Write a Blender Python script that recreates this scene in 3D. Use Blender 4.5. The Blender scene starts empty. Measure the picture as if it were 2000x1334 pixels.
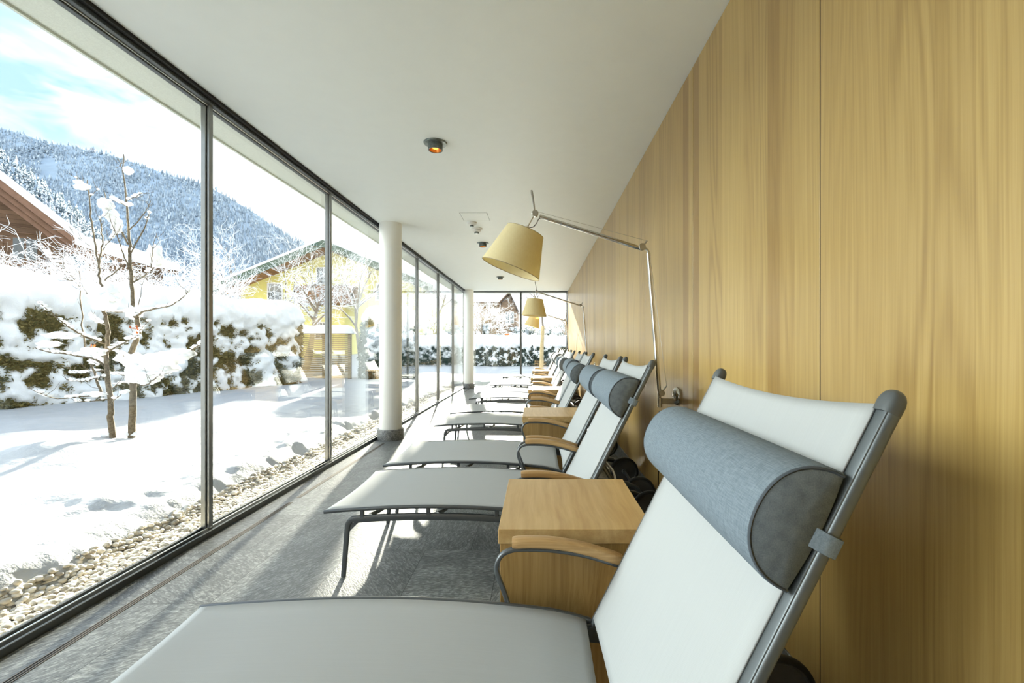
import bpy, math, random
import numpy as np
from mathutils import Vector, Matrix, noise as mnoise

random.seed(7)
rng = np.random.default_rng(7)
SC = bpy.context.scene
COL = SC.collection
PI = math.pi
F, U0, V0, HC = 900.0, 1050.0, 675.0, 1.2      # focal length in px of a 2000 px frame, eye height


def at(u, v, Y):
    """Point of the place seen at (u, v) of a 2000x1334 frame and standing at depth Y."""
    return Vector(((u - U0) * Y / F, Y, HC + (V0 - v) * Y / F))


# ------------------------------------------------------------------ materials
class NT:
    def __init__(self, name, world=False):
        if world:
            self.m = bpy.data.worlds.new(name)
        else:
            self.m = bpy.data.materials.new(name)
        self.m.use_nodes = True
        self.t = self.m.node_tree
        self.t.nodes.clear()

    def n(self, typ, ins=None, **kw):
        nd = self.t.nodes.new(typ)
        for k, v in kw.items():
            setattr(nd, k, v)
        for k, v in (ins or {}).items():
            s = nd.inputs[k]
            if isinstance(v, bpy.types.NodeSocket):
                self.t.links.new(v, s)
            else:
                s.default_value = v
        return nd

    def math(self, op, a, b=0.0, c=0.0):
        return self.n('ShaderNodeMath', {0: a, 1: b, 2: c}, operation=op).outputs[0]

    def mix(self, fac, a, b, mode='MIX'):
        nd = self.n('ShaderNodeMix', {0: fac, 6: a, 7: b}, data_type='RGBA', blend_type=mode)
        return nd.outputs[2]

    def ramp(self, fac, stops):
        nd = self.n('ShaderNodeValToRGB', {0: fac})
        e = nd.color_ramp.elements
        e[0].position, e[0].color = stops[0][0], col(stops[0][1])
        e[1].position, e[1].color = stops[-1][0], col(stops[-1][1])
        for p, c in stops[1:-1]:
            x = e.new(p)
            x.color = col(c)
        return nd.outputs[0]

    def noise(self, vec, scale, detail=3.0, rough=0.5, dist=0.0):
        return self.n('ShaderNodeTexNoise', {'Vector': vec, 'Scale': scale, 'Detail': detail,
                                              'Roughness': rough, 'Distortion': dist}).outputs[0]

    def vec(self, x, y, z):
        return self.n('ShaderNodeCombineXYZ', {0: x, 1: y, 2: z}).outputs[0]

    def bump(self, h, strength, dist=0.01):
        return self.n('ShaderNodeBump', {'Height': h, 'Strength': strength, 'Distance': dist}).outputs[0]

    def out(self, sh):
        self.n('ShaderNodeOutputMaterial', {0: sh})
        return self.m

    def bsdf(self, color, rough=0.5, metal=0.0, spec=0.5, normal=None, **extra):
        ins = {'Base Color': color, 'Roughness': rough, 'Metallic': metal, 'Specular IOR Level': spec}
        if normal is not None:
            ins['Normal'] = normal
        ins.update(extra)
        return self.n('ShaderNodeBsdfPrincipled', ins).outputs[0]

    def obj(self):
        return self.n('ShaderNodeTexCoord').outputs['Object']

    def pos(self):
        return self.n('ShaderNodeNewGeometry').outputs['Position']

    def sep(self, v):
        return self.n('ShaderNodeSeparateXYZ', {0: v}).outputs


def col(c):
    c = tuple(c)
    return c if len(c) == 4 else c + (1.0,)


def plain(name, c, rough=0.5, metal=0.0, spec=0.5, var=0.06, scale=30.0, bump=0.0):
    t = NT(name)
    p = t.obj()
    f = t.noise(p, scale, 3)
    c2 = tuple(min(1, x * (1 + var)) for x in c)
    c1 = tuple(x * (1 - var) for x in c)
    colr = t.ramp(f, [(0.3, c1), (0.7, c2)])
    nm = t.bump(f, bump, 0.002) if bump else None
    return t.out(t.bsdf(colr, rough, metal, spec, nm))


def wood_wall():
    t = NT('oak_panelling')
    x, y, z = t.sep(t.pos())[:3]
    s = t.math('SINE', t.math('MULTIPLY', y, 7.3))
    b = t.math('FLOOR', t.math('ADD', t.math('DIVIDE', y, 0.135), t.math('MULTIPLY', s, 0.6)))
    r = t.n('ShaderNodeTexWhiteNoise', {'W': b}, noise_dimensions='1D').outputs[0]
    r2 = t.n('ShaderNodeTexWhiteNoise', {'W': t.math('ADD', b, 71.3)}, noise_dimensions='1D').outputs[0]
    off = t.math('MULTIPLY', r, 37.0)
    warp = t.noise(t.vec(t.math('MULTIPLY', y, 2.6), t.math('MULTIPLY', z, 0.55), off), 1.0, 2)
    yy = t.math('ADD', y, t.math('MULTIPLY', warp, 0.09))
    fine = t.noise(t.vec(t.math('MULTIPLY', yy, 120), t.math('MULTIPLY', z, 1.3), off), 1.0, 4, 0.6)
    fib = t.noise(t.vec(t.math('MULTIPLY', y, 320), t.math('MULTIPLY', z, 5.0), off), 1.0, 2)
    warp2 = t.noise(t.vec(t.math('MULTIPLY', y, 5.2), t.math('MULTIPLY', z, 0.42), off), 1.0, 1)
    ring = t.math('SINE', t.math('ADD', t.math('MULTIPLY', y, 60), t.math('MULTIPLY', warp2, 62)))
    ring = t.math('POWER', t.math('MULTIPLY_ADD', ring, 0.5, 0.5), 2.0)
    k = t.math('ADD', t.math('MULTIPLY', fine, 0.75), t.math('MULTIPLY', fib, 0.22))
    k = t.math('ADD', k, t.math('MULTIPLY', t.math('MULTIPLY', ring, 0.26), r2))
    c = t.ramp(k, [(0.30, (0.485, 0.335, 0.122)), (0.52, (0.415, 0.276, 0.088)), (0.85, (0.295, 0.178, 0.050))])
    tone = t.ramp(r, [(0.0, (0.66, 0.56, 0.44)), (0.16, (0.82, 0.76, 0.66)), (0.42, (0.97, 0.95, 0.91)), (0.8, (1.0, 1.0, 1.0)), (1.0, (1.09, 1.10, 1.10))])
    c = t.mix(1.0, c, tone, 'MULTIPLY')
    nm = t.bump(fine, 0.06, 0.002)
    return t.out(t.bsdf(c, 0.33, 0, 0.80, nm))


def wood(name, c_light, c_mid, c_dark, axis, rough=0.42, freq=70):
    """Straight-grained timber; grain runs along axis (0 x, 1 y, 2 z) of the thing."""
    t = NT(name)
    s = list(t.sep(t.obj())[:3])
    rnd = t.n('ShaderNodeObjectInfo').outputs['Random']
    sc = [freq, freq, freq]
    sc[axis] = 1.6
    warp = t.noise(t.obj(), 1.7, 2)
    v = [t.math('MULTIPLY', t.math('ADD', s[i], t.math('MULTIPLY', warp, 0.10 if i != axis else 0.0)), sc[i]) for i in range(3)]
    vec = t.n('ShaderNodeVectorMath', {0: t.vec(*v), 1: t.vec(t.math('MULTIPLY', rnd, 50), 0.0, 0.0)}, operation='ADD').outputs[0]
    g = t.noise(vec, 1.0, 4, 0.6)
    w2 = list(v)
    big = t.noise(t.n('ShaderNodeVectorMath', {0: vec, 1: (0.13, 0.13, 0.13)}, operation='MULTIPLY').outputs[0], 1.0, 1)
    k = t.math('ADD', t.math('MULTIPLY', g, 0.7), t.math('MULTIPLY', big, 0.3))
    c = t.ramp(k, [(0.3, c_light), (0.5, c_mid), (0.75, c_dark)])
    return t.out(t.bsdf(c, rough, 0, 0.45, t.bump(g, 0.05, 0.002)))


def stone_floor():
    t = NT('quartzite_floor')
    x, y, z = t.sep(t.pos())[:3]
    RW, CW = 0.565, 0.435
    ry = t.math('DIVIDE', t.math('ADD', y, 0.12), RW)
    row = t.math('FLOOR', ry)
    cx = t.math('ADD', t.math('DIVIDE', x, CW), t.math('MULTIPLY', t.math('MODULO', t.math('ADD', row, 40), 2.0), 0.39))
    cx = t.math('ADD', cx, 20.51)
    colm = t.math('FLOOR', cx)
    wn = t.n('ShaderNodeTexWhiteNoise', {'Vector': t.vec(row, colm, 3.0)}, noise_dimensions='3D')
    rnd = wn.outputs[0]
    ang = t.math('MULTIPLY', rnd, 3.1)
    rot = t.n('ShaderNodeVectorRotate', {'Vector': t.vec(x, y, 0.0), 'Angle': ang}, rotation_type='Z_AXIS').outputs[0]
    rs = t.sep(rot)
    st = t.vec(t.math('MULTIPLY', rs[0], 34), t.math('MULTIPLY', rs[1], 110), t.math('MULTIPLY', rnd, 90))
    g = t.noise(st, 1.0, 5, 0.62, 0.6)
    big = t.noise(t.vec(t.math('MULTIPLY', rs[0], 4.0), t.math('MULTIPLY', rs[1], 9.0), t.math('MULTIPLY', rnd, 50)), 1.0, 3)
    k = t.math('ADD', t.math('MULTIPLY', g, 0.8), t.math('MULTIPLY', big, 0.2))
    c = t.ramp(k, [(0.34, (0.048, 0.052, 0.052)), (0.5, (0.130, 0.138, 0.134)), (0.66, (0.34, 0.355, 0.34))])
    tone = t.ramp(rnd, [(0, (0.80, 0.80, 0.80)), (1, (1.12, 1.12, 1.12))])
    c = t.mix(1.0, c, tone, 'MULTIPLY')
    def joint(q, size, w):
        fr = t.math('FRACT', q)
        d = t.math('MINIMUM', fr, t.math('SUBTRACT', 1.0, fr))
        return t.math('LESS_THAN', t.math('MULTIPLY', d, size), w)
    j = t.math('MAXIMUM', joint(ry, RW, 0.0016), joint(cx, CW, 0.0016))
    c = t.mix(j, c, (0.035, 0.036, 0.034, 1))
    rough = t.math('MULTIPLY_ADD', g, 0.22, 0.26)
    return t.out(t.bsdf(c, rough, 0, 0.5, t.bump(g, 0.35, 0.0035)))


def granite():
    t = NT('grey_granite')
    p = t.obj()
    a = t.noise(p, 90, 3)
    b = t.noise(p, 22, 2)
    k = t.math('ADD', t.math('MULTIPLY', a, 0.7), t.math('MULTIPLY', b, 0.3))
    c = t.ramp(k, [(0.36, (0.07, 0.072, 0.07)), (0.5, (0.17, 0.172, 0.165)), (0.64, (0.34, 0.34, 0.32))])
    return t.out(t.bsdf(c, 0.4))


def sling_mat():
    t = NT('sling_mesh_fabric')
    p = t.obj()
    x, y, z = t.sep(p)[:3]
    l = t.math('ADD', t.math('MULTIPLY', x, 0.7), z)
    w1 = t.math('SINE', t.math('MULTIPLY', l, 1900))
    w2 = t.math('SINE', t.math('MULTIPLY', y, 2300))
    wv = t.math('MULTIPLY_ADD', t.math('MULTIPLY', w1, w2), 0.5, 0.5)
    lines = t.noise(t.vec(t.math('MULTIPLY', x, 3), t.math('MULTIPLY', y, 260), t.math('MULTIPLY', z, 3)), 1.0, 2)
    k = t.math('ADD', t.math('MULTIPLY', wv, 0.5), t.math('MULTIPLY', lines, 0.5))
    c = t.ramp(k, [(0.1, (0.425, 0.438, 0.435)), (0.9, (0.49, 0.504, 0.500))])
    d = t.bsdf(c, 0.62, 0, 0.25, t.bump(wv, 0.12, 0.0008))
    tr = t.n('ShaderNodeBsdfTranslucent', {0: (0.6, 0.62, 0.6, 1)}).outputs[0]
    return t.out(t.n('ShaderNodeMixShader', {0: 0.12, 1: d, 2: tr}).outputs[0])


def bolster_mat(name, c1, c2):
    t = NT(name)
    p = t.obj()
    x, y, z = t.sep(p)[:3]
    a = t.noise(t.vec(t.math('MULTIPLY', x, 420), t.math('MULTIPLY', y, 40), t.math('MULTIPLY', z, 420)), 1.0, 2)
    b = t.noise(t.vec(t.math('MULTIPLY', x, 50), t.math('MULTIPLY', y, 520), t.math('MULTIPLY', z, 50)), 1.0, 2)
    k = t.math('MULTIPLY_ADD', a, 0.5, t.math('MULTIPLY', b, 0.5))
    c = t.ramp(k, [(0.35, c1), (0.65, c2)])
    return t.out(t.bsdf(c, 0.8, 0, 0.2, t.bump(k, 0.15, 0.001)))


def glass_mat():
    t = NT('window_glass')
    fac = t.n('ShaderNodeLayerWeight', {0: 0.5}).outputs['Facing']
    f = t.math('MULTIPLY_ADD', t.math('POWER', fac, 4.2), 0.95, 0.03)
    tr = t.n('ShaderNodeBsdfTransparent', {0: (0.972, 0.992, 0.975, 1)}).outputs[0]
    gl = t.n('ShaderNodeBsdfGlossy', {0: (1, 1, 1, 1), 'Roughness': 0.0}).outputs[0]
    return t.out(t.n('ShaderNodeMixShader', {0: f, 1: tr, 2: gl}).outputs[0])


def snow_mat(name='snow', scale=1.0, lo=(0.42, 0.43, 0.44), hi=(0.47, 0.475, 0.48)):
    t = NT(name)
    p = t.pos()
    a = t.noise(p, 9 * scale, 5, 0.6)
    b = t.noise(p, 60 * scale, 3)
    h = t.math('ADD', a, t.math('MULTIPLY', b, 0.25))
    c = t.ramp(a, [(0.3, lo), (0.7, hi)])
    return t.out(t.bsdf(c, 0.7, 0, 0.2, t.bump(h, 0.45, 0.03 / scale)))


def shade_mat():
    t = NT('parchment_shade')
    f = t.noise(t.obj(), 60, 3)
    c = t.ramp(f, [(0.3, (0.84, 0.76, 0.48)), (0.7, (0.89, 0.82, 0.55))])
    d = t.bsdf(c, 0.7, 0, 0.2)
    tr = t.n('ShaderNodeBsdfTranslucent', {0: (0.92, 0.80, 0.45, 1)}).outputs[0]
    return t.out(t.n('ShaderNodeMixShader', {0: 0.38, 1: d, 2: tr}).outputs[0])


def emit(name, c, s):
    t = NT(name)
    f = t.noise(t.obj(), 40, 1)
    cc = t.mix(f, col(c), col(tuple(x * 0.9 for x in c)))
    return t.out(t.n('ShaderNodeEmission', {0: cc, 1: s}).outputs[0])


def per_island(name, stops, rough=0.9, snow=0.0, scale=1.0):
    """Colour differs from one piece to the next (pebbles, leaves, far trees)."""
    t = NT(name)
    r = t.n('ShaderNodeNewGeometry').outputs['Random Per Island']
    c = t.ramp(r, stops)
    if snow:
        f = t.noise(t.pos(), scale, 3, 0.7)
        m = t.math('GREATER_THAN', f, snow)
        c = t.mix(m, c, (0.85, 0.88, 0.92, 1))
    return t.out(t.bsdf(c, rough, 0, 0.3))


def bark(name, c1, c2, snow=0.0):
    t = NT(name)
    p = t.pos()
    f = t.noise(p, 45, 4, 0.65)
    c = t.ramp(f, [(0.35, c1), (0.65, c2)])
    if snow:
        g = t.n('ShaderNodeNewGeometry').outputs['Normal']
        up = t.sep(g)[2]
        m = t.math('GREATER_THAN', t.math('ADD', up, t.math('MULTIPLY', t.noise(p, 14, 2), 0.8)), snow)
        c = t.mix(m, c, (0.9, 0.92, 0.94, 1))
    return t.out(t.bsdf(c, 0.85, 0, 0.2, t.bump(f, 0.4, 0.01)))


def boards(name, c1, c2, freq, axis=2):
    """Weathered boards lying across the axis."""
    t = NT(name)
    s = t.sep(t.pos())
    b = t.math('FLOOR', t.math('MULTIPLY', s[axis], freq))
    r = t.n('ShaderNodeTexWhiteNoise', {'W': b}, noise_dimensions='1D').outputs[0]
    g = t.noise(t.pos(), 6, 3)
    k = t.math('MULTIPLY_ADD', r, 0.6, t.math('MULTIPLY', g, 0.4))
    c = t.ramp(k, [(0.2, c1), (0.8, c2)])
    fr = t.math('FRACT', t.math('MULTIPLY', s[axis], freq))
    c = t.mix(t.math('LESS_THAN', fr, 0.07), c, col(tuple(x * 0.35 for x in c1)))
    return t.out(t.bsdf(c, 0.8))


M = {}
M['wall'] = wood_wall()
M['backing'] = plain('gap_shade_dark', (0.03, 0.022, 0.015), 0.9)
M['ceiling'] = plain('ceiling_paint', (0.86, 0.90, 0.88), 0.50, 0, 0.5, 0.008, 8)
M['white'] = plain('white_paint', (0.80, 0.80, 0.77), 0.6, 0, 0.3, 0.01, 12)
M['pillar'] = plain('pillar_paint', (0.87, 0.87, 0.83), 0.55, 0, 0.35, 0.012, 6)
M['stucco'] = plain('soffit_plaster', (0.74, 0.77, 0.71), 0.9, 0, 0.1, 0.07, 160, 0.25)
M['floor'] = stone_floor()
M['granite'] = granite()
M['frame'] = plain('dark_window_metal', (0.10, 0.108, 0.108), 0.38, 0.7, 0.5, 0.05, 40)
M['post'] = plain('window_post_metal', (0.27, 0.275, 0.265), 0.30, 0.85, 0.5, 0.05, 20)
M['alu'] = plain('bright_aluminium', (0.72, 0.73, 0.72), 0.28, 1.0, 0.5, 0.03, 30)
M['glass'] = glass_mat()
M['slot'] = plain('slot_black', (0.012, 0.011, 0.010), 0.7)
M['bronze'] = plain('bronze_strip', (0.20, 0.165, 0.125), 0.4, 0.8, 0.5, 0.05, 40)
M['sling'] = sling_mat()
M['lframe'] = plain('anthracite_frame', (0.115, 0.125, 0.13), 0.30, 0.55, 0.5, 0.04, 60)
M['lback'] = plain('grey_back_rail', (0.125, 0.14, 0.145), 0.36, 0.45, 0.5, 0.04, 60)
M['cap'] = plain('grey_plastic_cap', (0.085, 0.095, 0.098), 0.42, 0, 0.5, 0.04, 60)
M['arm'] = wood('teak_arm', (0.56, 0.37, 0.17), (0.44, 0.27, 0.11), (0.28, 0.155, 0.055), 0, 0.4, 150)
M['wheel'] = plain('black_rubber', (0.020, 0.020, 0.021), 0.5, 0, 0.4, 0.1, 40)
M['disc'] = plain('wheel_disc', (0.075, 0.070, 0.065), 0.45, 0.1, 0.4, 0.06, 40)
M['chrome'] = plain('chrome', (0.66, 0.65, 0.62), 0.10, 1.0, 0.5, 0.03, 30)
M['brushed'] = plain('brushed_steel', (0.50, 0.49, 0.46), 0.32, 1.0, 0.5, 0.05, 50)
M['bolster'] = bolster_mat('bolster_cloth', (0.125, 0.158, 0.188), (0.200, 0.240, 0.272))
M['bolster_end_shaded'] = bolster_mat('bolster_end_cloth', (0.100, 0.122, 0.140), (0.165, 0.192, 0.212))  # darker copy of the bolster cloth, with the ends' shade in its colour
M['piping'] = plain('piping_cloth', (0.06, 0.072, 0.085), 0.85)
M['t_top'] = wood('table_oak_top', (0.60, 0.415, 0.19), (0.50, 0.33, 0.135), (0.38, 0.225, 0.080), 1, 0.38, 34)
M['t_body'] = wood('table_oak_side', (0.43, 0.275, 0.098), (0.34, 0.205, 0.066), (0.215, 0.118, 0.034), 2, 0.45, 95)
M['shade'] = shade_mat()
M['shade_rim'] = plain('shade_rim', (0.42, 0.34, 0.20), 0.7)
M['cord'] = plain('black_cord', (0.02, 0.02, 0.02), 0.5)
M['zinc'] = plain('patinated_zinc', (0.16, 0.185, 0.175), 0.45, 0.6, 0.5, 0.35, 60)
M['amber'] = emit('amber_bulb', (1.0, 0.40, 0.07), 1.1)
M['copper'] = plain('copper_reflector', (0.75, 0.34, 0.09), 0.3, 0.9, 0.5, 0.1, 40)
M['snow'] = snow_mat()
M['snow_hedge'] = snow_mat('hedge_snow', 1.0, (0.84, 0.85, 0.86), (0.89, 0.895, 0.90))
M['soil'] = plain('gravel_bed', (0.16, 0.145, 0.12), 0.95, 0, 0.1, 0.2, 40)
M['pebble'] = per_island('pebbles', [(0, (0.30, 0.26, 0.20)), (0.3, (0.52, 0.47, 0.38)), (0.65, (0.66, 0.61, 0.52)), (1, (0.74, 0.72, 0.67))], 0.6)
M['hedge'] = per_island('yew_foliage', [(0, (0.055, 0.062, 0.022)), (0.5, (0.13, 0.115, 0.038)), (1, (0.21, 0.165, 0.06))])
M['laurel'] = per_island('laurel_leaves', [(0, (0.02, 0.045, 0.035)), (0.6, (0.05, 0.085, 0.07)), (1, (0.09, 0.13, 0.10))], 0.6)
M['conifer'] = per_island('conifer_foliage', [(0, (0.025, 0.05, 0.04)), (1, (0.08, 0.12, 0.09))])
M['far_forest'] = per_island('hazy_frosted_forest', [(0, (0.19, 0.245, 0.30)), (0.45, (0.31, 0.375, 0.44)), (0.8, (0.44, 0.51, 0.565)), (1, (0.62, 0.68, 0.73))], 0.95)  # frosted trees, with the haze of distance mixed into their colour
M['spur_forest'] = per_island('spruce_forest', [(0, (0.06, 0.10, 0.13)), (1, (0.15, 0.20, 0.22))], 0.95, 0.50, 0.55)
M['far_snow'] = plain('hazy_mountain_snow', (0.34, 0.42, 0.50), 0.95, 0, 0.1, 0.15, 0.02)  # snow tinted blue grey, distance haze put into the colour
M['bark'] = bark('grey_brown_bark', (0.075, 0.058, 0.038), (0.19, 0.155, 0.108), 1.25)
M['bark_far'] = bark('snowy_bark', (0.14, 0.11, 0.085), (0.30, 0.25, 0.20), 0.85)
M['frost'] = bark('frosted_twigs', (0.72, 0.74, 0.76), (0.90, 0.92, 0.94))
M['birch'] = bark('pale_bark', (0.42, 0.30, 0.14), (0.72, 0.56, 0.32))
M['leaf'] = per_island('rust_leaves', [(0, (0.35, 0.07, 0.02)), (1, (0.55, 0.16, 0.04))])
M['chalet'] = boards('chalet_boards', (0.13, 0.075, 0.045), (0.24, 0.14, 0.085), 5.0)
M['chalet_lt'] = boards('chalet_light_boards', (0.26, 0.175, 0.12), (0.38, 0.27, 0.19), 4.0)
M['fascia'] = plain('fascia_timber', (0.22, 0.125, 0.085), 0.8, 0, 0.2, 0.15, 3.0)
M['yellow'] = plain('yellow_render', (0.78, 0.72, 0.24), 0.9, 0, 0.1, 0.03, 2)
M['green_edge'] = plain('green_roof_edge', (0.07, 0.115, 0.085), 0.6, 0, 0.3, 0.1, 4)
M['balcony'] = boards('balcony_boards', (0.20, 0.09, 0.04), (0.34, 0.17, 0.08), 6.0, 0)
M['pane'] = plain('house_pane', (0.10, 0.115, 0.12), 0.1, 0, 0.7)
M['white_trim'] = plain('white_trim', (0.75, 0.74, 0.70), 0.7)
M['slat'] = boards('fence_slats', (0.33, 0.24, 0.12), (0.50, 0.38, 0.20), 9.0)


# ------------------------------------------------------------------ mesh builder
class MB:
    def __init__(self):
        self.v, self.f, self.mi = [], [], []

    def add(self, vs, fs, mi=0):
        b = len(self.v)
        self.v.extend([tuple(x) for x in vs])
        self.f.extend([tuple(b + i for i in q) for q in fs])
        self.mi.extend([mi] * len(fs))
        return self

    def box(self, x0, x1, y0, y1, z0, z1, mi=0, bev=0.0):
        if bev <= 0:
            vs = [(x, y, z) for x in (x0, x1) for y in (y0, y1) for z in (z0, z1)]
            fs = [(0, 1, 3, 2), (4, 6, 7, 5), (0, 4, 5, 1), (2, 3, 7, 6), (0, 2, 6, 4), (1, 5, 7, 3)]
            return self.add(vs, fs, mi)
        c = ((x0 + x1) / 2, (y0 + y1) / 2, (z0 + z1) / 2)
        h = ((x1 - x0) / 2, (y1 - y0) / 2, (z1 - z0) / 2)
        b = min(bev, *(q * 0.98 for q in h))
        vs, idx = [], {}
        for sx in (-1, 1):
            for sy in (-1, 1):
                for sz in (-1, 1):
                    for ax in range(3):
                        s = (sx, sy, sz)
                        p = [c[i] + s[i] * (h[i] - (0 if i == ax else b)) for i in range(3)]
                        idx[(s, ax)] = len(vs)
                        vs.append(p)
        fs = []
        S = (-1, 1)
        for ax in range(3):
            o = [i for i in range(3) if i != ax]
            for s in S:
                q = []
                for a, d in ((-1, -1), (1, -1), (1, 1), (-1, 1)):
                    k = [0, 0, 0]
                    k[ax] = s; k[o[0]] = a; k[o[1]] = d
                    q.append(idx[(tuple(k), ax)])
                fs.append(q)
        for ax in range(3):                     # edges along ax
            o = [i for i in range(3) if i != ax]
            for a in S:
                for d in S:
                    k0, k1 = [0] * 3, [0] * 3
                    k0[ax], k1[ax] = -1, 1
                    k0[o[0]] = k1[o[0]] = a
                    k0[o[1]] = k1[o[1]] = d
                    fs.append([idx[(tuple(k0), o[0])], idx[(tuple(k1), o[0])], idx[(tuple(k1), o[1])], idx[(tuple(k0), o[1])]])
        for sx in S:
            for sy in S:
                for sz in S:
                    fs.append([idx[((sx, sy, sz), a)] for a in range(3)])
        return self.add(vs, fs, mi)

    def sweep(self, path, prof, side=None, scale=None, mi=0, caps=True):
        """prof: closed list of (a, b): a along the side vector, b along the other one."""
        P = [Vector(p) for p in path]
        n, m = len(P), len(prof)
        T = []
        for i in range(n):
            d = (P[min(i + 1, n - 1)] - P[max(i - 1, 0)])
            T.append(d.normalized() if d.length > 1e-9 else Vector((0, 0, 1)))
        if side is None:
            ref = Vector((0, 0, 1)) if abs(T[0].z) < 0.9 else Vector((1, 0, 0))
            s = T[0].cross(ref).normalized()
        else:
            s = Vector(side).normalized()
        vs = []
        for i in range(n):
            if side is None:
                s = (s - T[i] * s.dot(T[i]))
                s = s.normalized() if s.length > 1e-6 else T[i].orthogonal().normalized()
                ss = s
            else:
                ss = s
            w = ss.cross(T[i]).normalized()
            k = 1.0 if scale is None else scale[i]
            for a, b in prof:
                vs.append(P[i] + ss * (a * k) + w * (b * k))
        fs = []
        for i in range(n - 1):
            for j in range(m):
                j2 = (j + 1) % m
                fs.append((i * m + j, i * m + j2, (i + 1) * m + j2, (i + 1) * m + j))
        if caps:
            fs.append(tuple(range(m - 1, -1, -1)))
            fs.append(tuple(range((n - 1) * m, n * m)))
        return self.add(vs, fs, mi)

    def tube(self, path, r, sides=8, mi=0, caps=True, side=None):
        rr = r if isinstance(r, (list, tuple)) else None
        r0 = 1.0 if rr else r
        prof = [(r0 * math.cos(2 * PI * k / sides), r0 * math.sin(2 * PI * k / sides)) for k in range(sides)]
        return self.sweep(path, prof, side, rr, mi, caps)

    def lathe(self, prof, c=(0, 0, 0), axis=(0, 0, 1), n=32, mi=0):
        """prof: (radius, height) pairs turned about the axis through c."""
        ax = Vector(axis).normalized()
        e1 = ax.orthogonal().normalized()
        e2 = ax.cross(e1)
        c = Vector(c)
        vs, fs = [], []
        m = len(prof)
        for k in range(n):
            a = 2 * PI * k / n
            d = e1 * math.cos(a) + e2 * math.sin(a)
            for r, h in prof:
                vs.append(c + d * r + ax * h)
        for k in range(n):
            k2 = (k + 1) % n
            for j in range(m - 1):
                fs.append((k * m + j, k2 * m + j, k2 * m + j + 1, k * m + j + 1))
        return self.add(vs, fs, mi)

    def cyl(self, c, r, h, axis=(0, 0, 1), n=32, mi=0, bev=0.0):
        b = bev
        p = [(1e-5, 0), (r - b, 0), (r, b), (r, h - b), (r - b, h), (1e-5, h)] if b else [(1e-5, 0), (r, 0), (r, h), (1e-5, h)]
        return self.lathe(p, c, axis, n, mi)

    def grid(self, fn, nu, nv, mi=0, flip=False):
        vs = [fn(i / nu, j / nv) for i in range(nu + 1) for j in range(nv + 1)]
        fs = []
        for i in range(nu):
            for j in range(nv):
                a = i * (nv + 1) + j
                q = (a, a + 1, a + nv + 2, a + nv + 1)
                fs.append(q[::-1] if flip else q)
        return self.add(vs, fs, mi)

    def prism(self, pts, d, mi=0):
        """Flat polygon pushed along vector d."""
        n = len(pts)
        d = Vector(d)
        vs = [Vector(p) for p in pts] + [Vector(p) + d for p in pts]
        fs = [tuple(range(n)), tuple(range(2 * n - 1, n - 1, -1))]
        fs += [(i, i + n, (i + 1) % n + n, (i + 1) % n) for i in range(n)]
        return self.add(vs, fs, mi)

    def blob(self, c, r, seed=0.0, nu=12, nv=8, amp=0.25, fr=1.6, mi=0):
        c = Vector(c)
        vs, fs = [], []
        for j in range(nv + 1):
            th = PI * j / nv
            for i in range(nu):
                ph = 2 * PI * i / nu
                d = Vector((math.sin(th) * math.cos(ph), math.sin(th) * math.sin(ph), math.cos(th)))
                k = 1 + amp * mnoise.noise(d * fr + Vector((seed, seed * 1.7, seed * 0.3)))
                vs.append((c.x + d.x * r[0] * k, c.y + d.y * r[1] * k, c.z + d.z * r[2] * k))
        for j in range(nv):
            for i in range(nu):
                i2 = (i + 1) % nu
                fs.append((j * nu + i, (j + 1) * nu + i, (j + 1) * nu + i2, j * nu + i2))
        return self.add(vs, fs, mi)

    def build(self, name, mats, parent=None, smooth=40, solid=0.0, loc=None):
        me = bpy.data.meshes.new(name)
        me.from_pydata(self.v, [], self.f)
        ms = mats if isinstance(mats, (list, tuple)) else [mats]
        for m in ms:
            me.materials.append(m)
        if len(ms) > 1:
            me.polygons.foreach_set('material_index', self.mi)
        if smooth:
            me.polygons.foreach_set('use_smooth', [True] * len(me.polygons))
            me.set_sharp_from_angle(angle=math.radians(smooth))
        me.update()
        o = bpy.data.objects.new(name, me)
        COL.objects.link(o)
        if parent is not None:
            o.parent = parent
        if loc is not None:
            o.location = loc
        if solid:
            md = o.modifiers.new('thickness', 'SOLIDIFY')
            md.thickness = solid
            md.offset = 0
        return o


def np_mesh(name, V, Fq, mats, mi=None, smooth=False, parent=None):
    me = bpy.data.meshes.new(name)
    me.from_pydata(np.asarray(V).tolist(), [], np.asarray(Fq).tolist())
    for m in mats:
        me.materials.append(m)
    if mi is not None:
        me.polygons.foreach_set('material_index', np.asarray(mi, dtype=np.int32))
    if smooth:
        me.polygons.foreach_set('use_smooth', [True] * len(me.polygons))
    me.update()
    o = bpy.data.objects.new(name, me)
    COL.objects.link(o)
    if parent is not None:
        o.parent = parent
    return o


def tag(o, label, cat, group=None, kind=None):
    o['label'] = label
    o['category'] = cat
    if group:
        o['group'] = group
    if kind:
        o['kind'] = kind
    return o


def struct(o, label=None):
    o['kind'] = 'structure'
    if label:
        o['label'] = label
    return o


def empty(name, loc=(0, 0, 0)):
    o = bpy.data.objects.new(name, None)
    o.empty_display_size = 0.1
    o.location = loc
    COL.objects.link(o)
    return o


def copy_tree(o, parent=None):
    c = o.copy()
    COL.objects.link(c)
    c.parent = parent
    for ch in list(o.children):
        copy_tree(ch, c)
    return c


def rrect(w, h, r, n=3):
    pts = []
    for cx, cy, a0 in ((w / 2 - r, h / 2 - r, 0), (-w / 2 + r, h / 2 - r, 90), (-w / 2 + r, -h / 2 + r, 180), (w / 2 - r, -h / 2 + r, 270)):
        for k in range(n + 1):
            a = math.radians(a0 + 90 * k / n)
            pts.append((cx + r * math.cos(a), cy + r * math.sin(a)))
    return pts


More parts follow.
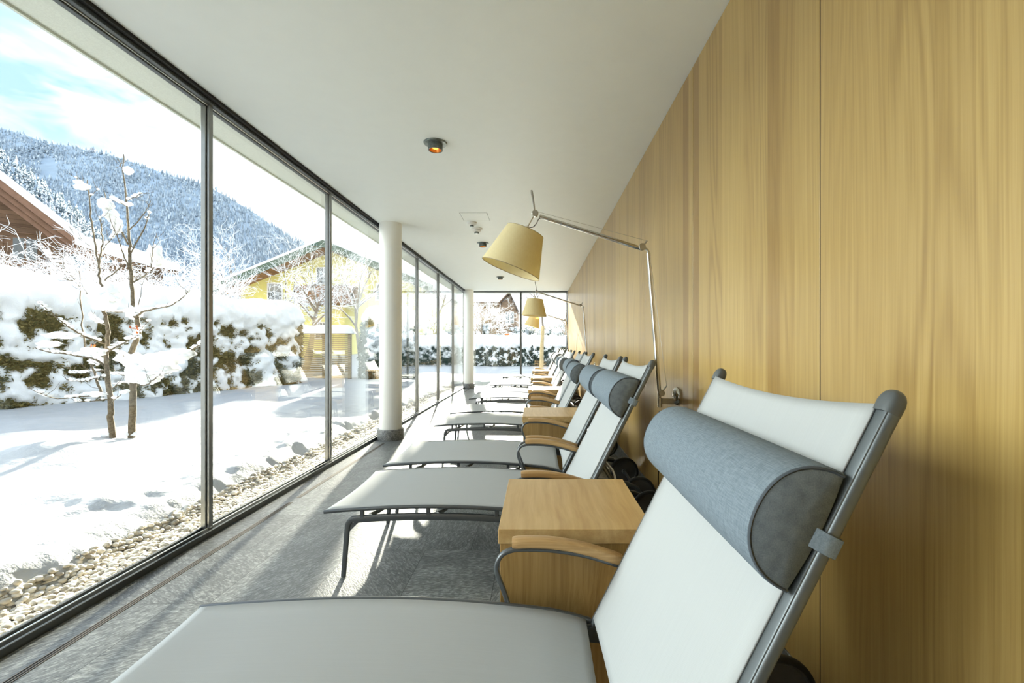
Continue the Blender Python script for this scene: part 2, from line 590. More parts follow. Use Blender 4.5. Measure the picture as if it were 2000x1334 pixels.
def smooth_path(pts, n=6):
    P = [Vector(p) for p in pts]
    out = []
    for i in range(len(P) - 1):
        p0, p1, p2, p3 = P[max(i - 1, 0)], P[i], P[i + 1], P[min(i + 2, len(P) - 1)]
        for k in range(n):
            t = k / n
            out.append(0.5 * ((2 * p1) + (p2 - p0) * t + (2 * p0 - 5 * p1 + 4 * p2 - p3) * t * t + (3 * p1 - p0 - 3 * p2 + p3) * t ** 3))
    out.append(P[-1])
    return out


# ------------------------------------------------------------------ the room
XL, XR, YB, YE, ZC = -2.12, 0.87, -2.6, 13.30, 2.767

struct(MB().box(-2.14, 1.05, YB - 0.15, YE + 0.06, -0.25, 0.0).build('floor', M['floor'], smooth=0), 'dark grey quartzite tile floor')
struct(MB().box(-2.035, 1.05, YB - 0.15, YE + 0.02, ZC, ZC + 0.12).build('ceiling', M['ceiling'], smooth=0), 'plain white painted ceiling')
ov = MB().box(-2.37, 1.2, YB - 0.3, YE + 0.35, ZC + 0.12, ZC + 0.40)
ov.box(-2.37, -2.125, YB - 0.3, YE + 0.35, 2.735, ZC + 0.12)
ov.box(-2.125, 1.2, YE + 0.03, YE + 0.35, 2.755, ZC + 0.12)
ov.box(-2.385, -2.368, YB - 0.3, YE + 0.365, 2.722, ZC + 0.42)
ov.box(-2.385, 1.2, YE + 0.348, YE + 0.365, 2.742, ZC + 0.42)
struct(ov.build('roof_overhang', M['stucco'], smooth=0), 'pale plastered soffit outside the glazing')

w = MB()
w.box(XR + 0.02, 1.05, YB - 0.15, YE + 0.02, 0, ZC, 1)
seams = [1.42 + 1.16 * k for k in range(-4, 11)]
seams = [YB] + [s for s in seams if YB < s < YE] + [YE + 0.02]
for a, b in zip(seams[:-1], seams[1:]):
    w.box(XR, XR + 0.021, a + 0.0025, b - 0.0025, 0.0, ZC - 0.004, 0, 0.0008)
    w.box(XR + 0.0012, XR + 0.02, b - 0.0025, b + 0.0025, 0.0, ZC - 0.004, 1)  # dark strip in each seam, painted in for the gap's shade
struct(w.build('wall_right', [M['wall'], M['backing']], smooth=0), 'wall of vertical oak boards')
struct(MB().box(-2.14, XR, YB - 0.15, YB, 0, ZC).build('wall_back', M['wall'], smooth=0), 'oak boarded end wall behind the viewer')
struct(MB().box(XR - 0.007, XR - 0.0002, YB, YE, 0.0, 0.138, 0, 0.002).build('baseboard_right', M['granite'], smooth=0), 'low grey granite skirting under the oak wall')

# glazing along the garden: tracks, posts, panes
tr = MB()
tr.box(-2.135, -2.120, YB, YE + 0.03, -0.02, 0.050, 0, 0.002)
tr.box(-2.120, -2.098, YB, YE + 0.03, -0.02, 0.026, 0, 0.002)
tr.box(-2.098, -2.088, YB, YE + 0.03, -0.02, 0.046, 1, 0.002)
tr.box(-2.088, -2.070, YB, YE + 0.03, -0.02, 0.022, 0, 0.002)
tr.box(-2.070, -2.055, YB, YE + 0.03, -0.02, 0.036, 0, 0.002)
struct(tr.build('trim_1', [M['frame'], M['alu']], smooth=0), 'dark metal sill track under the glazing')
tt = MB()
tt.box(-2.130, -2.100, YB, YE + 0.03, 2.715, 2.80, 0, 0.002)
tt.box(-2.100, -2.091, YB, YE + 0.03, 2.722, 2.80, 1, 0.002)
tt.box(-2.091, -2.062, YB, YE + 0.03, 2.728, 2.80, 0, 0.002)
tt.box(-2.062, -2.038, YB, YE + 0.03, 2.748, 2.80, 2)  # black strip filling the gap at the ceiling, in place of its shadow
struct(tt.build('trim_2', [M['frame'], M['alu'], M['slot']], smooth=0), 'dark metal head track along the ceiling edge')

posts = [1.245 + 1.705 * k for k in range(-2, 8)]
posts[-1] = 13.20
for i in range(len(posts)):
    wn = empty('window_%d' % (i + 1), (XL, posts[i], 0))
    struct(wn, 'garden glass bay with its dark metal post')
    y0 = (posts[i - 1] if i else YB) - posts[i]
    p = MB()
    p.box(-0.012, 0.020, -0.036, 0.026, 0.02, 2.76, 0, 0.003)
    p.box(0.020, 0.038, -0.026, 0.008, 0.02, 2.76, 0, 0.003)
    p.build('post', M['post'], wn, smooth=0)
    g = MB()
    g.box(-0.008, 0.010, y0 + 0.024, -0.034, 0.022, 2.75)
    g.build('glass_pane', M['glass'], wn, smooth=0)

# end glazing
ex = [XL + 0.03, -0.483, XR - 0.012]
for i in range(2):
    wn = empty('window_%d' % (len(posts) + 1 + i), (ex[i], YE, 0))
    struct(wn, 'end glass pane facing the snowy slope')
    wid = ex[i + 1] - ex[i]
    p = MB()
    p.box(0, wid, -0.03, 0.03, 0.0, 0.035, 0, 0.003)
    p.box(0, wid, -0.03, 0.03, 2.735, 2.775, 0, 0.003)
    p.box(wid - 0.027, wid + 0.025 * (1 - i), -0.035, 0.03, 0.035, 2.735, 0, 0.003)
    p.build('frame', M['frame'], wn, smooth=0)
    g = MB()
    g.box(0.002, wid - 0.027, -0.009, 0.009, 0.035, 2.735)
    g.build('glass_pane', M['glass'], wn, smooth=0)

# round pillars
for k, (px, py) in enumerate(((-1.893, 5.93), (-1.945, 13.02))):
    c = empty('pillar', (px, py, 0))
    struct(c, 'round white pillar on a granite collar, ' + ('standing beside the long glazing' if k == 0 else 'standing in the glazed corner'))
    MB().lathe([(0.140, 0.12), (0.140, 2.10), (0.1395, ZC)], n=64).build('shaft', M['pillar'], c)
    MB().lathe([(0.14, 0.0), (0.166, 0.0), (0.166, 0.132), (0.163, 0.136), (0.139, 0.136)], n=64).build('plinth', M['granite'], c)

# slot vents let into the floor
sv = [(YB + 0.1, 3.52, 'longest slot vent in the floor, beside the front lounger and its gravel edged glass'),
      (3.64, 5.64, 'slot vent in the floor ending at the foot of the big white pillar'),
      (6.25, 10.2, 'slot vent in the floor beyond the big white pillar'),
      (10.45, 12.75, 'slot vent in the floor ending at the corner pillar')]
for a, b, lab in sv:
    s = empty('floor_vent', (-1.888, (a + b) / 2, 0))
    h = (b - a) / 2
    q = MB()
    q.box(-0.0155, -0.0115, -h, h, 0.0003, 0.0022)
    q.box(-0.002, 0.002, -h, h, 0.0003, 0.0022)
    q.box(0.0115, 0.0155, -h, h, 0.0003, 0.0022)
    q.box(-0.0155, 0.0155, -h - 0.004, -h, 0.0003, 0.0022)
    q.box(-0.0155, 0.0155, h, h + 0.004, 0.0003, 0.0022)
    q.build('frame', M['bronze'], s, smooth=0)
    MB().box(-0.0115, 0.0115, -h, h, 0.0002, 0.0008).build('slot', M['slot'], s, smooth=0)
    tag(s, lab, 'floor vent', 'slot vents along the glazing')

# ceiling fittings
dls = [(-0.79, 3.56, 'patinated ceiling downlight glowing amber, large and alone before the hatch'),
       (-0.835, 7.03, 'small ceiling downlight just behind the smoke detector'),
       (-0.85, 10.5, 'tiny ceiling downlight close to the end window')]
first = None
for x, y, lab in dls:
    if first is None:
        d = empty('ceiling_downlight', (x, y, ZC))
        MB().lathe([(0.050, 0.0), (0.089, 0.0), (0.089, -0.006), (0.086, -0.010), (0.055, -0.012)], n=40).build('flange', M['zinc'], d)
        MB().lathe([(0.055, -0.004), (0.056, -0.058), (0.052, -0.060), (0.047, -0.058), (0.044, -0.012)], n=40).build('housing', M['zinc'], d)
        MB().lathe([(0.0455, -0.057), (0.040, -0.030), (0.024, -0.012), (0.001, -0.010)], n=32).build('reflector', M['copper'], d)
        MB().lathe([(0.001, -0.046), (0.020, -0.044), (0.028, -0.036), (0.022, -0.024), (0.001, -0.020)], n=24).build('bulb', M['amber'], d)
        first = d
    else:
        d = copy_tree(first)
        d.location = (x, y, ZC)
    tag(d, lab, 'ceiling light', 'downlights along the ceiling')

for dx, dy, s, lab in ((-0.835, 5.86, 1.0, 'small white ceiling sensor next to the square hatch'), (-0.815, 6.16, 1.25, 'white smoke detector with dark band behind the small sensor')):
    d = empty('smoke_detector', (dx, dy, ZC))
    MB().lathe([(0.001, 0), (0.062 * s, 0), (0.062 * s, -0.012), (0.054 * s, -0.018), (0.001, -0.018)], n=32).build('base', M['white'], d)
    MB().lathe([(0.046 * s, -0.017), (0.046 * s, -0.03 * s), (0.028 * s, -0.04 * s), (0.001, -0.04 * s)], n=32).build('body', M['white'], d)
    MB().lathe([(0.024 * s, -0.039 * s), (0.024 * s, -0.056 * s), (0.001, -0.056 * s)], n=24).build('sensor_band', M['zinc'], d)
    tag(d, lab, 'smoke detector')
hp = empty('ceiling_hatch', (-0.76, 5.605, ZC))
MB().box(-0.158, 0.158, -0.163, 0.163, -0.003, 0.0, 0, 0.001).build('panel', M['ceiling'], hp, smooth=0)
q = MB()
for s in (-1, 1):
    q.box(s * 0.162 - 0.003, s * 0.162 + 0.003, -0.17, 0.17, -0.0015, 0)
    q.box(-0.165, 0.165, s * 0.167 - 0.003, s * 0.167 + 0.003, -0.0015, 0)
q.build('frame', M['zinc'], hp, smooth=0)
tag(hp, 'flush square access hatch outlined in the white ceiling', 'hatch')


# ------------------------------------------------------------------ sun loungers
HX, HZ = 0.178, 0.297                       # hinge between seat and back
TX, TZ = 0.592, 1.118                       # top of the back
BD = Vector((TX - HX, 0, TZ - HZ))
BL = BD.length
BD.normalize()
BN = Vector((-BD.z, 0, BD.x))               # out of the back, towards the sitter

RAIL = smooth_path([(-1.10, 0, 0.343), (-1.0, 0, 0.352), (-0.75, 0, 0.366), (-0.5, 0, 0.370), (-0.25, 0, 0.361), (0, 0, 0.338), (0.10, 0, 0.320), (0.172, 0, 0.300)], 5)


def rail_z(x):
    for a, b in zip(RAIL[:-1], RAIL[1:]):
        if a.x <= x <= b.x:
            return a.z + (b.z - a.z) * (x - a.x) / (b.x - a.x)
    return RAIL[0].z if x < RAIL[0].x else RAIL[-1].z


def bolster(parent, s_mid=0.655):
    """Half-round head cushion across the back, strapped to both rails."""
    L, D = 0.222, 0.118
    prof = []
    N = 26
    for k in range(N + 1):
        a = PI * k / N
        ca, sa = math.cos(a), max(0.0, math.sin(a))
        prof.append((math.copysign(abs(ca) ** 0.92, ca) * L / 2, 0.010 + sa ** 0.86 * (D - 0.006)))
    nb = 8
    for k in range(1, nb):
        q = k / nb
        prof.append((-L / 2 + L * q, 0.010 - 0.008 * math.sin(PI * q)))
    cen = Vector((HX, 0, HZ)) + BD * s_mid + BN * 0.004
    st = [(-0.372, 0.955), (-0.370, 0.985), (-0.362, 1.0), (-0.15, 1.006), (0, 1.01), (0.15, 1.006), (0.362, 1.0), (0.370, 0.985), (0.372, 0.955)]
    cl = (0, 0.05)
    mb = MB()
    vs, m = [], len(prof)
    for y, k in st:
        for s, n in prof:
            p = cen + BD * (cl[0] + (s - cl[0]) * k) + BN * (cl[1] + (n - cl[1]) * k)
            vs.append((p.x, y, p.z))
    fs = []
    for i in range(len(st) - 1):
        for j in range(m):
            j2 = (j + 1) % m
            fs.append((i * m + j, i * m + j2, (i + 1) * m + j2, (i + 1) * m + j))
    mb.add(vs, fs)
    b = mb.build('bolster', M['bolster'], parent, 50)
    for sg in (-1, 1):
        e = MB()
        ring = []
        for s, n in prof:
            p = cen + BD * ((s - cl[0]) * 0.955) + BN * (cl[1] + (n - cl[1]) * 0.955)
            ring.append((p.x, sg * 0.3715, p.z))
        ring2 = []
        for s, n in prof:
            p = cen + BD * ((s - cl[0]) * 0.90) + BN * (cl[1] + (n - cl[1]) * 0.90)
            ring2.append((p.x, sg * 0.3745, p.z))
        pc = cen + BN * cl[1]
        vv = ring + ring2 + [(pc.x, sg * 0.376, pc.z)]
        ff = [(j, (j + 1) % m, m + (j + 1) % m, m + j) for j in range(m)] + [(m + j, m + (j + 1) % m, 2 * m) for j in range(m)]
        if sg > 0:
            ff = [q[::-1] for q in ff]
        e.add(vv, ff)
        e.build('end_panel', M['bolster_end_shaded'], b, 50)
        pp = [Vector((p[0], sg * 0.3725, p[2])) for p in ring[:N + 1]]
        MB().tube(pp, 0.0030, 6).build('piping', M['piping'], b, 60)
        sp = MB()
        c0 = cen - BD * 0.006
        def sec(nn, yy):
            return c0 + BN * nn + Vector((0, yy, 0))
        pts = [sec(0.018, sg * 0.372), sec(0.010, sg * 0.3765), sec(0.000, sg * 0.3840), sec(-0.012, sg * 0.3860), sec(-0.026, sg * 0.3835), sec(-0.031, sg * 0.372), sec(-0.031, sg * 0.355)]
        sp.sweep(pts, rrect(0.034, 0.0030, 0.001, 1), side=BD)
        sp.build('strap', M['bolster'], b, 40)
    return b


def make_lounger():
    root = empty('sun_lounger', (0, 0, 0))
    W = 0.372
    # seat sling
    def seat(u, v):
        y = (v * 2 - 1) * 0.362
        cv = 1 - (y / 0.362) ** 2
        x = -1.094 + 0.020 * cv * (1 - u) ** 6 + u * 1.250
        return (x, y, rail_z(x) + 0.006 - 0.012 * cv * min(1, 6 * u + 0.2))
    MB().grid(seat, 48, 16).build('seat_sling', M['sling'], root, 60, solid=0.004)
    # back sling
    def back(u, v):
        y = (v * 2 - 1) * 0.353
        cv = 1 - (y / 0.353) ** 2
        s = 0.022 + u * (BL - 0.045) - 0.016 * cv * u ** 8
        p = Vector((HX, 0, HZ)) + BD * s + BN * (0.008 - 0.011 * cv)
        return (p.x, y, p.z)
    MB().grid(back, 36, 16, flip=True).build('backrest_sling', M['sling'], root, 60, solid=0.004)
    for sg in (-1, 1):
        y = sg * W
        # seat rail with spacers
        r = MB().sweep([(p.x, y, p.z) for p in RAIL], rrect(0.020, 0.019, 0.007, 3), side=(0, 1, 0)).build('seat_rail', M['lframe'], root)
        for x in (-0.91, -0.567, -0.212):
            MB().box(x - 0.010, x + 0.010, y - sg * 0.016 - 0.006, y - sg * 0.016 + 0.006, rail_z(x) - 0.050, rail_z(x) - 0.004, 0, 0.002).build('spacer', M['lframe'], r, smooth=0)
        # back rail
        p0 = Vector((HX - 0.004, 0, HZ - 0.006)) - BD * 0.01
        p1 = Vector((TX, 0, TZ)) - BD * 0.018
        yb = sg * 0.3605
        bs = MB()
        bs.sweep([p0 + Vector((0, yb, 0)), p1 + Vector((0, yb, 0))], rrect(0.032, 0.010, 0.003, 2), side=(0, 1, 0))
        q0, q1 = p0 - BN * 0.009, p1 - BN * 0.009
        bs.sweep([q0 + Vector((0, sg * 0.371, 0)), q1 + Vector((0, sg * 0.371, 0))], rrect(0.019, 0.024, 0.008, 3), side=(0, 1, 0))
        br = bs.build('backrest_rail', M['lback'], root)
        cap = MB()
        tip = p1
        prof = rrect(0.038, 0.034, 0.012, 4)
        st = [(-0.014, 1.0), (0.004, 1.02), (0.014, 0.93), (0.021, 0.76), (0.026, 0.5), (0.028, 0.2)]
        cap.sweep([tip + BD * a + Vector((0, sg * 0.3625, 0)) - BN * 0.006 for a, k in st], prof, side=(0, 1, 0), scale=[k for a, k in st])
        cap.build('end_cap', M['cap'], br, 60)
        hb = MB()
        hb.cyl((HX - 0.004, sg * 0.340, HZ - 0.012), 0.013, sg * 0.028, axis=(0, 1, 0), n=16)
        hb.box(HX - 0.028, HX + 0.004, sg * 0.352 - 0.004, sg * 0.352 + 0.004, HZ - 0.03, HZ + 0.006, 0, 0.002)
        hb.build('hinge', M['lframe'], br)
        # lower bearer that runs back to the wheel
        ys = sg * 0.352
        sp = smooth_path([(-0.955, ys, 0.296), (-0.85, ys, 0.304), (-0.6, ys, 0.312), (-0.3, ys, 0.306), (0.0, ys, 0.283), (0.3, ys, 0.250), (0.54, ys, 0.222), (0.66, ys, 0.203)], 4)
        sup = MB().sweep(sp, rrect(0.018, 0.036, 0.005, 2), side=(0, 1, 0)).build('support_rail', M['lframe'], root)
        tail = smooth_path([(0.645, ys, 0.205), (0.69, ys, 0.194), (0.718, ys, 0.172), (0.732, ys, 0.145), (0.742, ys, 0.122)], 4)
        MB().sweep(tail, rrect(0.020, 0.026, 0.006, 2), side=(0, 1, 0)).build('wheel_bracket', M['lframe'], sup)
        # front leg
        lp = smooth_path([(-0.925, ys, 0.300), (-0.960, ys, 0.298), (-0.982, ys, 0.280), (-0.990, ys, 0.245), (-0.997, ys + sg * 0.002, 0.15), (-1.008, ys + sg * 0.004, 0.002)], 5)
        n = len(lp)
        lg = MB().sweep(lp, rrect(0.018, 0.032, 0.005, 2), side=(0, 1, 0), scale=[1.0 - 0.25 * (i / (n - 1)) for i in range(n)]).build('leg', M['lframe'], root)
        MB().prism([(-0.986, ys - 0.003, 0.225), (-0.978, ys - 0.003, 0.275), (-0.925, ys - 0.003, 0.287)], (0, 0.006, 0)).build('gusset', M['lframe'], lg, smooth=0)
        # armrest
        ya = sg * 0.400
        ap = smooth_path([(-0.090, sg * 0.386, 0.318), (-0.108, ya, 0.372), (-0.132, ya, 0.436), (-0.136, ya, 0.470), (-0.120, ya, 0.503), (-0.088, ya, 0.520), (-0.05, ya, 0.524), (0.05, ya, 0.521), (0.16, ya, 0.503), (0.268, ya, 0.471)], 5)
        ar = MB().sweep(ap, rrect(0.024, 0.015, 0.006, 3), side=(0, 1, 0)).build('armrest', M['lframe'], root)
        wp = smooth_path([(-0.084, ya, 0.545), (-0.02, ya, 0.5475), (0.06, ya, 0.543), (0.16, ya, 0.5245), (0.278, ya, 0.488)], 5)
        n = len(wp)
        sc = [0.86, 0.96] + [1.0] * (n - 4) + [0.98, 0.9]
        MB().sweep(wp, rrect(0.046, 0.032, 0.010, 3), side=(0, 1, 0), scale=sc).build('arm_pad', M['arm'], ar, 50)
        # wheel
        wh = MB()
        wx, wz, wy = 0.742, 0.122, sg * 0.292
        wh.lathe([(0.104, -0.013), (0.114, -0.014), (0.1205, -0.008), (0.1215, 0), (0.1205, 0.008), (0.114, 0.014), (0.104, 0.013)], (wx, wy, wz), (0, 1, 0), 48)
        wo = wh.build('wheel', M['wheel'], root, 50)
        MB().lathe([(0.001, -0.007), (0.095, -0.006), (0.099, -0.011), (0.105, -0.011), (0.105, 0.011), (0.099, 0.011), (0.095, 0.006), (0.001, 0.007)], (wx, wy, wz), (0, 1, 0), 48).build('wheel_disc', M['disc'], wo, 50)
        MB().cyl((wx, wy - 0.017, wz), 0.022, 0.034, (0, 1, 0), 24, bev=0.003).build('hub', M['lframe'], wo)
        # strut behind the back
        MB().tube([(0.335, sg * 0.318, 0.575), (0.545, sg * 0.318, 0.236)], 0.008, 8).build('strut', M['lframe'], root)
    for x, z in ((-0.87, 0.332), (-0.52, 0.338), (-0.16, 0.318), (0.545, 0.228)):
        cp = smooth_path([(x, -0.352, z - 0.012), (x + 0.03, -0.25, z - 0.016), (x + 0.05, 0, z - 0.018), (x + 0.03, 0.25, z - 0.016), (x, 0.352, z - 0.012)], 4)
        MB().tube(cp, 0.010, 10).build('crossbar', M['brushed'], root)
    MB().tube([(0.742, -0.362, 0.122), (0.742, 0.362, 0.122)], 0.011, 10).build('axle', M['lframe'], root)
    MB().tube([(0.335, -0.32, 0.575), (0.335, 0.32, 0.575)], 0.008, 8).build('back_crossbar', M['lframe'], root)
    bolster(root)
    return root


ynear = [0.755, 2.37, 3.28, 4.89, 5.80, 7.37, 8.28, 9.85, 10.76, 12.34]
llab = ['big pale mesh sun lounger at the very front, right before the first oak side table',
        'second sun lounger of the row, just behind the first oak side table',
        'third sun lounger of the row, standing arm to arm with the second one',
        'fourth sun lounger of the row, just behind the second oak side table',
        'fifth sun lounger of the row, level with the large white pillar',
        'sixth sun lounger of the row, just behind the third oak side table',
        'seventh sun lounger of the row, sunlit, between the third and fourth tables',
        'eighth sun lounger of the row, sunlit, just behind the fourth side table',
        'ninth sun lounger of the row, sunlit, last but one before the end glazing',
        'last sun lounger of the row, standing against the end glazing']
proto = make_lounger()
for i, y in enumerate(ynear):
    o = proto if i == 0 else copy_tree(proto)
    o.location = (0, y + 0.378, 0)
    if i in (1, 2, 4, 7):                     # cushions pushed a little higher on these
        for ch in o.children:
            if ch.name.startswith('bolster'):
                d = (0.040, 0.035, 0.02, 0.03)[(1, 2, 4, 7).index(i)]
                ch.location = BD * d
    tag(o, llab[i], 'sun lounger', 'sun loungers in a row along the oak wall')

# ------------------------------------------------------------------ oak side tables
def make_table():
    t = empty('side_table', (0, 0, 0))
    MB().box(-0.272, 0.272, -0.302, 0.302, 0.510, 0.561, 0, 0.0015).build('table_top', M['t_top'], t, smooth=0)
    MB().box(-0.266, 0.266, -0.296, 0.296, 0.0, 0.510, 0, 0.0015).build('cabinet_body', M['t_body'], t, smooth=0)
    return t


tlab = ['large oak cube side table beside the front lounger',
        'second oak cube side table of the row, sunlit top, before the fourth lounger',
        'third oak cube side table of the row, before the sixth lounger',
        'fourth oak cube side table of the row, before the eighth lounger',
        'smallest looking oak side table, before the last lounger by the end glazing']
tp = make_table()
for i, y in enumerate((1.905, 4.455, 6.965, 9.43, 11.94)):
    o = tp if i == 0 else copy_tree(tp)
    o.location = (0.135, y, 0)
    tag(o, tlab[i], 'side table', 'oak side tables between the loungers')


# ------------------------------------------------------------------ wall reading lamps
def make_lamp(Y, tilt, lab):
    root = empty('reading_lamp', (XR, Y, 0.88))
    def L(x, z, dy=0.0):
        return Vector((x - XR, dy, z - 0.88))
    wp = MB()
    wp.lathe([(0.001, -0.026), (0.022, -0.025), (0.045, -0.019), (0.056, -0.008), (0.057, 0.0)], L(XR - 0.0005, 0.885), (1, 0, 0), 40)
    wp.build('wall_plate', M['chrome'], root)
    MB().box(-0.108, -0.020, -0.006, 0.006, -0.045, -0.008, 0, 0.002).build('bracket', M['brushed'], root, smooth=0)
    MB().cyl(L(0.762, 0.815), 0.014, 0.06, (0, 0, 1), 20, bev=0.002).build('holder', M['chrome'], root)
    pole = MB().tube([L(0.762, 0.865), L(0.757, 0.93), L(0.690, 1.775)], [0.007, 0.0125, 0.0125], 14).build('pole', M['chrome'], root)
    MB().cyl(L(0.770, 0.905, -0.013), 0.021, 0.026, (0, 1, 0), 24, bev=0.003).build('joint', M['brushed'], pole)
    MB().tube([L(0.772, 0.908), L(0.803, 0.948)], 0.0045, 8).build('spring_pin', M['brushed'], pole)
    MB().tube([L(0.757, 0.79), L(0.750, 0.14)], 0.003, 6).build('cord', M['cord'], root)
    el = MB()
    el.tube([L(0.690, 1.775), L(0.684, 1.796), L(0.655, 1.812), L(0.635, 1.812)], 0.008, 10)
    el.build('elbow', M['brushed'], root)
    MB().cyl(L(0.650, 1.814, -0.014), 0.022, 0.028, (0, 1, 0), 24, bev=0.003).build('joint', M['brushed'], root)
    MB().tube([L(0.655, 1.818), L(0.681, 1.853)], 0.0055, 8).build('spring_pin', M['brushed'], root)
    a0, a1 = L(0.640, 1.806), L(0.012, 2.006)
    arm = MB().tube([a0, a1], [0.0125, 0.0115], 14).build('boom', M['chrome'], root)
    MB().tube([L(0.681, 1.853), L(-0.005, 2.035)], 0.0011, 5).build('tension_wire', M['brushed'], arm)
    MB().tube([L(0.697, 1.79), L(0.803, 0.948)], 0.0011, 5).build('tension_wire', M['brushed'], pole)
    MB().cyl(L(-0.016, 2.022, -0.014), 0.021, 0.028, (0, 1, 0), 24, bev=0.003).build('joint', M['brushed'], root)
    MB().sweep([L(-0.018, 2.03), L(-0.024, 2.08), L(-0.036, 2.155), L(-0.038, 2.168)], rrect(0.008, 0.014, 0.003, 2), side=(0, 1, 0), scale=[0.7, 0.8, 1.1, 0.8]).build('lever', M['brushed'], root)
    # shade hangs from the head joint
    ax = Vector((-math.sin(tilt), 0, -math.cos(tilt)))
    j = L(-0.016, 2.022)
    top = j + ax * 0.108 + Vector((-0.018, 0, 0))
    MB().tube([j, top], 0.0042, 8).build('stem', M['brushed'], root)
    MB().lathe([(0.001, -0.024), (0.019, -0.022), (0.021, 0.02), (0.001, 0.022)], top, ax, 24).build('socket', M['white'], root)
    sh = MB()
    sh.lathe([(0.120, 0.012), (0.189, 0.262), (0.1875, 0.262), (0.1185, 0.012)], top, ax, 64)
    so = sh.build('shade', M['shade'], root, 60)
    rm = MB()
    rm.lathe([(0.1895, 0.262), (0.1902, 0.2645), (0.1885, 0.266), (0.187, 0.2645), (0.1872, 0.262)], top, ax, 64)
    rm.lathe([(0.1205, 0.0115), (0.1208, 0.0095), (0.119, 0.0085), (0.1175, 0.0095), (0.118, 0.0115)], top, ax, 48)
    rm.build('shade_ring', M['shade_rim'], so)
    sp = MB()
    for k in range(3):
        a = 2 * PI * k / 3
        e1 = Vector((0, 1, 0))
        e2 = ax.cross(e1)
        sp.tube([top + ax * 0.016, top + ax * 0.014 + (e1 * math.cos(a) + e2 * math.sin(a)) * 0.119], 0.002, 6)
    sp.build('spider', M['brushed'], so)
    cp = smooth_path([top + Vector((0.012, 0, 0.015)), top + Vector((0.045, 0, 0.018)), L(-0.005, 1.965), L(0.012, 1.993), L(0.045, 1.988)], 5)
    MB().tube(cp, 0.0028, 6).build('cord', M['cord'], root)
    tag(root, lab, 'wall lamp', 'wall reading lamps')
    return root


make_lamp(2.87, math.radians(21), 'large cream shaded wall lamp on a chrome arm over the second lounger')
make_lamp(6.98, math.radians(3), 'middle cream shaded wall lamp hanging nearly upright before the end window')
make_lamp(11.15, math.radians(17), 'small cream shaded wall lamp partly hidden under the middle shade')

# ------------------------------------------------------------------ the garden
def sstep(a, b, x):
    t = max(0.0, min(1.0, (x - a) / (b - a)))
    return t * t * (3 - 2 * t)


def nz(x, y, z=0.0):
    return mnoise.noise(Vector((x, y, z)))


MOUNDS = [(-4.45, 4.15, 0.42, 0.13), (-5.2, 4.7, 0.5, 0.10), (-3.25, 3.3, 0.25, 0.05), (-3.9, 5.6, 0.45, 0.05), (-5.9, 5.5, 0.5, 0.09), (-3.0, 6.3, 0.3, 0.05)]


def ground_h(x, y):
    d = -x
    h = 0.12 + 0.075 * sstep(2.4, 4.6, d) + 0.10 * sstep(4.6, 8.5, d)
    if y > 13.5:
        h += 0.10 * sstep(13.5, 22, y)
    h += 0.030 * nz(x * 0.8, y * 0.8, 3.0) + 0.014 * nz(x * 2.6, y * 2.6, 1.0)
    if y < 16 and d < 12:
        a = nz(x * 5.5, y * 5.5, 7.0)
        h += 0.010 * a + 0.006 * nz(x * 13, y * 13, 2.0)
        e = sstep(3.7, 2.5, d)                    # clods near the eaves drip line
        h += e * (0.055 * max(0.0, nz(x * 4.2, y * 3.0, 11.0)) + 0.020 * nz(x * 9, y * 9, 4.0))
    for mx, my, mr, mh in MOUNDS:
        q = ((x - mx) ** 2 + (y - my) ** 2) / (mr * mr)
        if q < 6:
            h += mh * math.exp(-q)
    h += 1.9 * sstep(24, 40, y) * sstep(-16, -5, x)       # slope behind the far hedge
    h += 0.5 * sstep(30, 80, d)
    # snow edge above the pebble strip
    if y < 13.75:
        edge = 2.365 + 0.045 * nz(y * 1.9, 0.5, 9.0) + 0.030 * nz(y * 5.1, 2.5, 5.0) + 0.02 * nz(y * 12, 2.5, 5.0)
        h = -0.045 + (h + 0.045) * sstep(edge, edge + 0.30, d) if d < 3.0 else h
    elif y < 14.2 and x > -2.4:
        h = -0.045 + (h + 0.045) * sstep(13.60, 13.85, y)
    return h


xs = np.concatenate([-np.geomspace(60, 900, 14)[::-1], -np.linspace(12, 56, 30)[::-1], -np.linspace(4.6, 11.8, 90)[::-1],
                     -np.linspace(2.12, 4.57, 90)[::-1], np.linspace(-1.9, 5, 24), np.geomspace(6, 400, 16)])
ys = np.concatenate([-np.geomspace(4, 60, 8)[::-1], np.linspace(-3.5, 0.8, 30), np.linspace(0.84, 8.5, 230), np.linspace(8.57, 14.4, 84),
                     np.linspace(14.6, 44, 110), np.geomspace(46, 900, 24)])
nx, ny = len(xs), len(ys)
Vg = [(x, y, ground_h(x, y)) for x in xs for y in ys]
Fg, Mg = [], []
for i in range(nx - 1):
    for j in range(ny - 1):
        cx, cy = (xs[i] + xs[i + 1]) / 2, (ys[j] + ys[j + 1]) / 2
        if cx > -2.10 and cy < 13.36 and cx < 1.4 and cy > -3.2:
            continue
        a = i * ny + j
        q = (a, a + ny, a + ny + 1, a + 1)
        Fg.append(q)
        Mg.append(1 if max(Vg[k][2] for k in q) < 0.012 else 0)
struct(np_mesh('ground', Vg, Fg, [M['snow'], M['soil']], Mg, True), 'snow covered garden ground')

